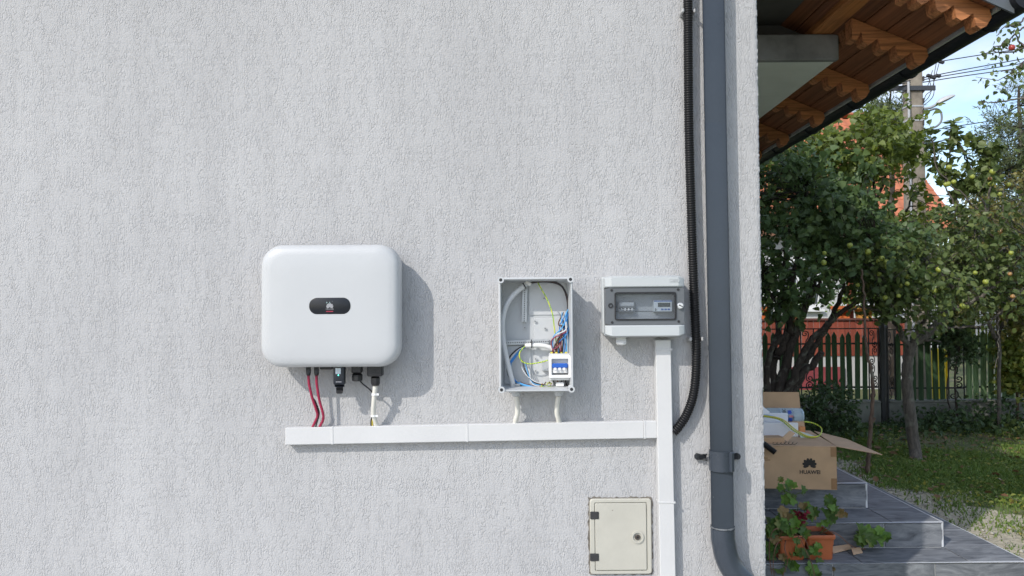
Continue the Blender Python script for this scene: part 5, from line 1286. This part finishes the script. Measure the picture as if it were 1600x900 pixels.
els = [EL(1262,330,8.5,88,78,1.0), EL(1218,400,8.4,60,70,.9), EL(1328,395,8.2,82,66,.9), EL(1205,300,8.7,60,60,.9), EL(1222,266,8.8,44,26,.6), EL(1240,440,8.3,62,34,.8), EL(1310,330,8.9,70,55,.8), EL(1350,345,8.9,48,50,.8)]
V, F, C, td, L = foliage(els, 1050, 11, .080, rs, HEART, TFACE, .3, .26, .45, .5, .35)
twigs(mb, limbs, C, td, L, rs, 3)
plant_up(lil, V, F, lf_lilac, mb, bark_d)

# 2 light leaved tree behind it
rs = np.random.RandomState(12); b0 = Vector((W(1379,640,11.3).x, 11.3, 0)); lt = thing('broadleaf_tree', 'taller light green broadleaf tree in front of the utility pole', 'tree', b0)
mb = MB(); limbs = limb(mb, [b0, W(1379,560,11.3), W(1380,480,11.2), W(1372,380,10.8), W(1365,300,10.4), W(1358,230,10.2)], .045, .018, 9, 8, .01, rs)
for pts in ([(1376,420),(1410,350),(1425,300)], [(1372,380),(1330,320),(1305,260)], [(1365,320),(1390,260),(1405,215)]): limbs += limb(mb, [W(x,y,10.2) for x,y in pts], .026, .01, 7, 6, .01, rs)
els = [EL(1378,222,10.0,50,42,.7), EL(1320,245,9.8,60,46,.8), EL(1275,262,9.8,50,40,.7), EL(1262,238,9.5,46,26,.5), EL(1232,256,9.4,36,20,.5), EL(1430,262,9.9,38,32,.5), EL(1420,250,9.5,26,22,.3), EL(1428,345,9.9,40,18,.4), EL(1345,300,9.8,46,46,.6), EL(1455,300,9.9,30,34,.5), EL(1410,385,9.6,70,36,.6)]
V, F, C, td, L = foliage(els, 760, 11, .085, rs, HEART, TFACE, .3, .26, .35, .6, .8)
twigs(mb, limbs, C, td, L, rs, 3); plant_up(lt, V, F, lf_maple, mb, bark_d)

# 3 apple tree with fruit
rs = np.random.RandomState(13); AY = 8.18
b0 = G(1433, 722, 0); ap = thing('apple_tree', 'apple tree with slender scaly trunk and yellow green apples in the lawn', 'tree', b0)
mb = MB(); limbs = []
A_ = lambda x, y, dy=0: W(x, y, AY+dy)
limbs += limb(mb, [b0-Vector((0,0,.05)), A_(1429,700), A_(1421,640), A_(1417,590), A_(1420,555), A_(1426,536)], .064, .052, 12, 8, .004, rs)
for pts, r0, r1, dy in (([(1426,538),(1446,524),(1464,508),(1478,485),(1492,455),(1510,420),(1530,365),(1543,318)],.05,.018,.3),([(1422,542),(1408,525),(1405,510)],.03,.02,-.1),([(1424,540),(1432,520),(1445,500),(1452,470),(1450,430)],.028,.01,-.2),([(1412,530),(1400,500),(1385,470),(1370,440),(1360,410)],.028,.01,-.3),([(1440,528),(1470,535)],.016,.008,-.1),([(1478,485),(1520,470),(1560,440),(1590,405),(1610,370)],.024,.010,-.3),([(1492,455),(1476,430),(1455,408),(1440,400)],.018,.008,-.3),([(1510,420),(1550,400),(1590,380)],.014,.006,.2),([(1405,510),(1380,490),(1350,480),(1325,485)],.02,.008,-.2),([(1464,508),(1500,512),(1540,505),(1580,470),(1610,440)],.016,.007,-.2),([(1530,365),(1500,330),(1478,290),(1484,230),(1490,190)],.012,.004,.1),([(1540,330),(1520,270),(1500,225),(1486,205)],.010,.004,.3),([(1543,318),(1548,270),(1530,235),(1515,222)],.010,.004,.2),([(1540,340),(1500,300),(1468,270),(1455,215)],.010,.004,0),([(1580,470),(1560,500),(1562,540),(1555,575)],.008,.004,-.1)):
    limbs += limb(mb, [A_(x, y, dy*i/len(pts)*1.6) for i, (x, y) in enumerate(pts)], r0, r1, 8, 6, .008, rs)
els = [EL(1395,430,8.0,70,48,.8), EL(1445,420,8.1,70,52,.8), EL(1350,440,7.9,52,40,.6), EL(1500,370,8.3,52,52,.7), EL(1420,475,7.9,55,25,.6), EL(1545,330,8.3,55,58,.7), EL(1570,420,8.2,48,56,.7), EL(1520,440,8.4,50,40,.7)]
V, F, C, td, L = foliage(els, 800, 9, .072, rs, TEMPL, TFACE, .25, .24, .4, .5, .6)
pv = [(V, F)]
# long water shoots against the sky
sh = []
for pts in ([(1500,330),(1484,262),(1488,218),(1491,190)], [(1520,270),(1505,235),(1488,207)], [(1540,300),(1545,258),(1532,232),(1514,218)], [(1468,272),(1460,240),(1452,205)], [(1540,262),(1552,238),(1560,226)], [(1500,300),(1516,290),(1535,280)], [(1490,300),(1520,298),(1548,292)], [(1470,268),(1500,278),(1530,290)]):
    Q = smooth_path([A_(x, y, .1) for x, y in pts], 6); limb(mb, Q, .007, .003, 6, 2)
    sh += Q
sp = np.array([tuple(q) for q in sh for _ in range(5)]) + rs.normal(0,.02,(len(sh)*5,3))
dd = rs.normal(0,.8,(len(sp),3)); dd[:,2] += .15; nm = rs.normal(0,.4,(len(sp),3)); nm[:,2] += .7
pv.append(leaves(sp, dd, nm, rs.uniform(.07,.12,len(sp))))
V, F = merge(pv); twigs(mb, limbs, C, td, L, rs, 2)
plant_up(ap, V, F, lf_apple, mb, bark_a)
apm = MB(); prof = [(-.046,.004),(-.050,.012),(-.048,.022),(-.034,.038),(-.008,.047),(.018,.043),(.034,.028),(.036,.014),(.028,.004)]
apm.tube([Vector((0,0,z)) for z, r in prof], [r for z, r in prof], 14)
apple_y = plain('yellow_green_apple', (.30,.34,.06), .35, .25, 14); apple_r = plain('blushed_apple', (.36,.2,.07), .35, .4, 14)
am1, am2 = apm.mesh('apple', apple_y, 60), apm.mesh('apple', apple_r, 60)
for i, (x, y, kd) in enumerate(((1483,261,0),(1478,288,0),(1481,287,0),(1490,284,0),(1519,276,0),(1551,268,0),(1547,279,1),(1548,287,0),(1562,303,0),(1576,288,0),(1570,334,0),(1564,362,1),(1288,395,0),(1287,410,0),(1356,393,0),(1373,408,0),(1378,403,0),(1385,409,0),(1381,416,0),(1396,403,0),(1388,416,0),(1328,383,0),(1374,428,0),(1418,432,0),(1417,443,0),(1455,424,0),(1448,452,0),(1461,454,0),(1467,421,0),(1432,457,0),(1407,446,0),(1419,467,0),(1443,467,0),(1340,445,0),(1504,478,0),(1511,479,0),(1524,426,0),(1578,428,1),(1582,463,1),(1540,440,0),(1475,492,0),(1580,395,0),(1467,404,0),(1404,462,0),(1383,465,0))):
    o = put('apple', am2 if kd else am1, ap, W(x, y, AY-.55-rs.rand()*.35 if y > 380 else AY-.3), Euler((rs.normal(0,.3), rs.normal(0,.3), rs.rand()*6))); s = rs.uniform(.42,.68); o.scale = (s,s,s)

# 4 thin sapling
b0 = G(1355, 741, 0); SY = b0.y; sp_ = thing('sapling', 'thin crooked bare sapling stem in the lawn by the box flap', 'sapling', b0)
rs = np.random.RandomState(14); mb = MB()
limb(mb, [b0-Vector((0,0,.03)), W(1357,715,SY), W(1359,690,SY), W(1361,660,SY), W(1364,620,SY), W(1362,585,SY), W(1355,550,SY), W(1351,510,SY), W(1350,460,SY), W(1346,420,SY)], .024, .009, 9, 6, .004, rs)
limb(mb, [W(1361,662,SY), W(1364,657,SY), W(1367,653,SY)], .018, .012, 8, 4)
mb.build('stem', bark_s, sp_, smooth=60)

# 5 dark shrub in front of the low wall
rs = np.random.RandomState(15); b0 = Vector((W(1290,660,9.3).x, 9.3, 0)); s5 = thing('shrub', 'dark rounded shrub in front of the left low wall', 'shrub', b0)
mb = MB(); limbs = []
for k in range(5): limbs += limb(mb, [b0+Vector(rs.normal(0,.05,3))*Vector((1,1,0)).length*.5, b0+Vector((rs.normal(0,.2),rs.normal(0,.15),.3)), b0+Vector((rs.normal(0,.35),rs.normal(0,.2),.62))], .014, .006, 6)
V, F, C, td, L = foliage([EL(1285,640,9.3,38,30,.4), EL(1300,622,9.3,26,20,.3), EL(1305,665,9.2,36,20,.4), EL(1270,665,9.2,36,25,.4)], 230, 10, .055, rs, TEMPL, TFACE, .3, .14, .3, .5)
twigs(mb, limbs, C, td, L, rs, 5, .004); plant_up(s5, V, F, lf_dark, mb, bark_d, 'foliage')

# 6 conifers
def conifer(label, name, els, base, n, size, seed, mat, top, dirs=(0,0,.5)):
    rs = np.random.RandomState(seed); o = thing(name, label, 'conifer', base, 'conifers beyond the lawn'); mb = MB()
    limbs = limb(mb, [base, base.lerp(top,.5), top], .12, .015, 8, 8, .01, rs)
    V, F, C, td, L = foliage(els, n, 18, size, rs, NEED, NFACE, .35, .22, .05, .3, .5)
    twigs(mb, limbs, C, td, L, rs, 9, .012); plant_up(o, V, F, mat, mb, bark_d); return o
EY = 11.6
conifer('dense dark conifer at the right edge of the picture', 'conifer', [EL(1592,215,EY,40,60,.8), EL(1605,300,EY,70,70,1.0), EL(1575,300,EY,48,60,.8), EL(1600,390,EY,80,70,1.0), EL(1588,165,EY,12,30,.3), EL(1620,180,EY,40,60,.6)], Vector((W(1610,500,EY).x, EY, 0)), 2300, .10, 21, lf_yew, W(1592,135,EY))
conifer('feathery conifer showing left of the utility pole', 'conifer', [EL(1385,190,14,22,45,.5), EL(1395,165,14,14,25,.4), EL(1370,220,14,30,40,.6), EL(1405,230,14,25,40,.5)], Vector((W(1388,500,14).x, 14, 0)), 420, .15, 22, lf_yew, W(1392,140,14))
# 7 olive hedge tree filling the right behind the apple
rs = np.random.RandomState(23); b0 = Vector((W(1560,640,9.9).x, 9.9, 0)); s7 = thing('hedge_tree', 'olive green bushy tree behind the apple branches on the right', 'tree', b0)
mb = MB(); limbs = limb(mb, [b0, W(1560,500,9.9), W(1565,400,9.9)], .025, .012, 8, 6, .01, rs); limbs += limb(mb, [W(1560,540,9.9), W(1530,470,9.9), W(1510,420,9.9)], .03, .01); limbs += limb(mb, [W(1560,520,9.9), W(1600,450,9.9), W(1620,400,9.9)], .03, .01)
V, F, C, td, L = foliage([EL(1560,400,9.9,70,75,.6), EL(1510,430,9.9,52,55,.5), EL(1600,450,9.9,55,70,.6), EL(1540,330,10.2,30,40,.4), EL(1490,470,10,38,32,.3), EL(1590,330,10.2,45,50,.5)], 1150, 11, .068, rs, TEMPL, TFACE, .25, .22, .35, .5, .5)
twigs(mb, limbs, C, td, L, rs, 3); plant_up(s7, V, F, lf_olive, mb, bark_a)
# 8 vine over the right fence
rs = np.random.RandomState(24); b0 = Vector((W(1590,660,10.2).x, 10.2, 0)); s8 = thing('vine', 'yellow green vine tumbling over the right end of the fence', 'vine', b0)
mb = MB(); limbs = limb(mb, [b0, W(1588,590,10.3), W(1575,540,10.35), W(1590,490,10.35)], .02, .008, 7); limbs += limb(mb, [W(1588,590,10.3), W(1600,550,10.3), W(1612,500,10.3)], .015, .006)
V, F, C, td, L = foliage([EL(1592,520,10.35,28,40,.2), EL(1602,610,10.2,24,40,.25), EL(1585,570,10.3,14,40,.15)], 330, 9, .075, rs, HEART, TFACE, .2, .16, .3, .4, .5)
twigs(mb, limbs, C, td, L, rs, 2, .005); plant_up(s8, V, F, lf_vine, mb, bark_s, 'foliage')
# dark climber on the middle of the fence
rs = np.random.RandomState(25); b0 = Vector((W(1497,650,10.3).x, 10.3, 0)); s9 = thing('shrub', 'straggly dark bush between the apple trunk and lighter fence panel', 'shrub', b0)
mb = MB(); limbs = limb(mb, [b0, W(1492,590,10.3), W(1500,540,10.3), W(1505,505,10.3)], .016, .006, 7); limbs += limb(mb, [b0, W(1480,620,10.3), W(1484,560,10.3), W(1478,520,10.3)], .012, .005, 7)
V, F, C, td, L = foliage([EL(1498,535,10.35,18,32,.2), EL(1478,515,10.35,22,18,.2)], 170, 9, .06, rs, TEMPL, TFACE, .2, .15, .3, .4, .4)
twigs(mb, limbs, C, td, L, rs, 2, .004); plant_up(s9, V, F, lf_dark, mb, bark_d, 'foliage')
# 9 overhanging twigs at the top right, from a tree standing right of the picture
rs = np.random.RandomState(26); OY = 6.4; b0 = Vector((5.6, 6.9, 0)); s10 = thing('overhanging_tree', 'bare leaning apple twigs with sparse leaves reaching in at top right', 'tree', b0)
mb = MB(); limbs = limb(mb, [b0, Vector((5.55,6.8,1.8)), Vector((5.3,6.6,3.0)), W(1680,60,OY)], .08, .03, 9, 8, .01, rs); tips = []
for pts in ([(1680,60),(1630,62),(1600,74),(1575,82),(1548,80),(1535,86)], [(1680,60),(1630,90),(1600,96),(1586,108),(1564,112)], [(1660,40),(1615,40),(1595,45),(1578,62),(1566,66),(1560,90)], [(1640,20),(1605,28),(1590,38),(1570,42),(1557,56)], [(1600,74),(1590,60),(1585,46)], [(1630,150),(1590,155),(1565,158),(1540,160),(1533,156)], [(1680,60),(1640,100),(1630,150)], [(1600,96),(1592,112),(1578,114)], [(1578,62),(1562,72),(1552,72)]):
    P = limb(mb, [W(x, y, OY) for x, y in pts], .010, .003, 6, 5, .004, rs); tips += [p for p, r in P[len(P)//3:]]
sp = np.array([tuple(q) for q in tips for _ in range(2)]) + rs.normal(0,.018,(len(tips)*2,3)); sp = sp[rs.rand(len(sp)) < .62]
dd = rs.normal(0,.6,(len(sp),3)); dd[:,2] -= .5; nm = rs.normal(0,.7,(len(sp),3)); nm[:,1] -= .5
V, F = leaves(sp, dd, nm, rs.uniform(.03,.06,len(sp))); 
C_, o_, = [], 0
V2, F2, C, td, L = foliage([(Vector((5.5,6.8,3.6)), Vector((1.0,.9,.6)))], 160, 9, .06, rs); V, F = merge([(V, F), (V2, F2)]); twigs(mb, limbs, C, td, L, rs, 2)
plant_up(s10, V, F, lf_apple, mb, bark_a)
o = put('apple', apm.mesh('apple', plain('red_apple', (.35,.05,.04), .35, .3, 14), 60), s10, W(1581, 74, OY-.05)); o.scale = (.55,.55,.55)
# far greenery that closes the street
rs = np.random.RandomState(27)
for i, (px, Y, h, w, lab) in enumerate(((1650, 24, 3.6, 3.6, 'far round tree behind the conifer at the right edge'), (1490, 27, 2.6, 2.6, 'low far bush visible right of the orange roof'), (1560, 22, 2.8, 2.6, 'far bush behind the olive green tree'))):
    b0 = Vector((W(px, 500, Y).x, Y, 0)); o = thing('far_tree', lab, 'tree', b0, 'trees across the street'); mb = MB()
    limbs = limb(mb, [b0, b0+Vector((0,0,h*.8))], .15, .04, 7, 6); V, F, C, td, L = foliage([(b0+Vector((0,0,h*.62)), Vector((w*.5,w*.45,h*.42))), (b0+Vector((w*.25,0,h*.4)), Vector((w*.4,w*.4,h*.4)))], 420, 10, .16, rs, shell=.3, twig=.4)
    twigs(mb, limbs, C, td, L, rs, 6, .02); plant_up(o, V, F, lf_maple if i else lf_olive, mb, bark_d)

# grey railing far right, across the street
gr_ = thing('iron_railing', 'grey iron railing glimpsed above the right fence panel', 'railing', W(1552, 530, 13.6))
for px in range(1526, 1580, 6):
    q = W(px, 500, 13.6); MB().span((q.x-.012, 13.6, .0), (q.x+.012, 13.62, W(px, 484, 13.6).z)).build('bar', MATS['galvanised_arm'], gr_)
q0, q1 = W(1523,505,13.6), W(1579,505,13.6)
for y in (492, 508): z = W(1550,y,13.6).z; MB().span((q0.x,13.585,z-.012), (q1.x,13.599,z+.012)).build('cross_bar', MATS['galvanised_arm'], gr_)

# ground cover along the wall, dead leaves and grass
rs = np.random.RandomState(31); n = 5200
x = rs.uniform(3.4, 9.6, n); y = 10.45 - np.abs(rs.normal(0, .55, n)); hgt = np.abs(rs.normal(.0, .11, n)) * (1 + .9*np.sin(x*2.3)+.4*np.sin(x*5.1)); hgt = np.clip(hgt, .01, .42)
d = rs.normal(0,.8,(n,3)); nm = rs.normal(0,.45,(n,3)); nm[:,2] += .8; V, F = leaves(np.stack([x,y,hgt],1), d, nm, rs.uniform(.04,.085,n))
tag(put('ground_cover', fast_mesh('ground_cover', V, F, lf_dark)), 'dark low weeds growing along the foot of the garden wall', 'weeds', None, 'stuff')
n = 1500; x = rs.uniform(6.0, 9.4, n); y = rs.normal(9.2, .38, n); hgt = np.abs(rs.normal(.05,.10,n)); d = rs.normal(0,.8,(n,3)); nm = rs.normal(0,.45,(n,3)); nm[:,2] += .8
V, F = leaves(np.stack([x,y,np.clip(hgt,.01,.36)],1), d, nm, rs.uniform(.05,.10,n)); tag(put('herb_bed', fast_mesh('herb_bed', V, F, lf_apple)), 'leafy green herbs in front of the lighter fence panel', 'weeds', None, 'stuff')
n = 620; x = rs.uniform(3.2, 9.5, n); y = rs.uniform(6.3, 10.2, n); d = rs.normal(0,1,(n,3)); d[:,2] *= .2; nm = rs.normal(0,.25,(n,3)); nm[:,2] += 1
V, F = leaves(np.stack([x,y,np.full(n,.03)+rs.rand(n)*.03],1), d, nm, rs.uniform(.04,.09,n)); tag(put('fallen_leaves', fast_mesh('fallen_leaves', V, F, mat_leaf('dead_leaf', [(0,(.12,.06,.03)),(1,(.26,.16,.08))], .1))), 'brown fallen leaves scattered on the lawn', 'leaves', None, 'stuff')
mb = MB()
for i in range(110):
    p = Vector((rs.uniform(6.2,8.6), rs.normal(8.45,.18), rs.uniform(.02,.12))); a = rs.uniform(0,6.3); L_ = rs.uniform(.15,.5)
    mb.tube([p, p+Vector((math.cos(a)*L_*.5, math.sin(a)*L_*.3, .03)), p+Vector((math.cos(a)*L_, math.sin(a)*L_*.6, rs.uniform(-.02,.05)))], [.006,.005,.003], 4)
tag(mb.build('brushwood', bark_s), 'heap of dry brown twigs at the edge of the lawn', 'brushwood', None, 'stuff')
n = 9000; y = 4.6 + 5.6*rs.rand(n)**1.1; x = 3.5 + rs.rand(n)*(y*.86-2.6); k_ = np.sin(x*3.1+y*2.2)+np.sin(y*4.7-x*1.3) > -.6; x, y = x[k_], y[k_]; n = len(x)
d = rs.normal(0,.8,(n,3)); d[:,2] *= .5; nm = rs.normal(0,.35,(n,3)); nm[:,2] += 1
V, F = leaves(np.stack([x,y,rs.uniform(.012,.05,n)],1), d, nm, rs.uniform(.016,.042,n)); tag(put('lawn_weeds', fast_mesh('lawn_weeds', V, F, lf_vine)), 'small broad leaved weeds mixed into the lawn grass', 'weeds', None, 'stuff')
# grass blades
n = 150000; rs = np.random.RandomState(32)
y = 4.3 + 6.2*rs.rand(n)**1.15; x = 2.9 + rs.rand(n)**1.2*(y*1.1-2.5)
patch = np.sin(x*1.7+y*.9)+np.sin(x*.8-y*2.1+1)+np.sin(x*4.3+y*3.1)*.5+rs.normal(0,.5,n)
edge = 3.48+.16*np.sin(y*4.1)+.1*np.sin(y*9.7)+rs.normal(0,.10,n)
keep = (patch > -.75) & (x > edge) & ~((x < 3.05) & (y > 4.3) & (y < 8.3)); keep |= (rs.rand(n) < .03) & (x > 3.02)
x, y = x[keep], y[keep]; n = len(x)
a = rs.uniform(0, 2*np.pi, n); h = rs.uniform(.018, .052, n)*(1+.5*(np.sin(x*2.7)*np.sin(y*3.1))); w = rs.uniform(.0025,.005,n)*(1+.1*y); le = rs.normal(0,.45,(n,2))*h[:,None]
b = np.stack([x,y,np.zeros(n)],1); s = np.stack([np.cos(a),np.sin(a),np.zeros(n)],1)*w[:,None]
mid = b + np.stack([le[:,0]*.4, le[:,1]*.4, h*.6],1); tip = b + np.stack([le[:,0]*1.2, le[:,1]*1.2, h],1)
V = np.stack([b-s, b+s, mid+s*.7, mid-s*.7, tip], 1).reshape(-1,3); k = 5*np.arange(n)[:,None]
F = np.concatenate([k+np.array([[0,1,2]]), k+np.array([[0,2,3]]), k+np.array([[3,2,4]])])
lf_grass = mat_leaf('grass_blade', [(0,(0.073,0.129,0.029)),(.55,(0.125,0.204,0.046)),(.85,(0.208,0.270,0.070)),(1,(0.416,0.374,0.166))], .25, .6)
tag(put('grass', fast_mesh('grass', V, F, lf_grass)), 'short green grass blades over the garden lawn', 'grass', None, 'stuff')
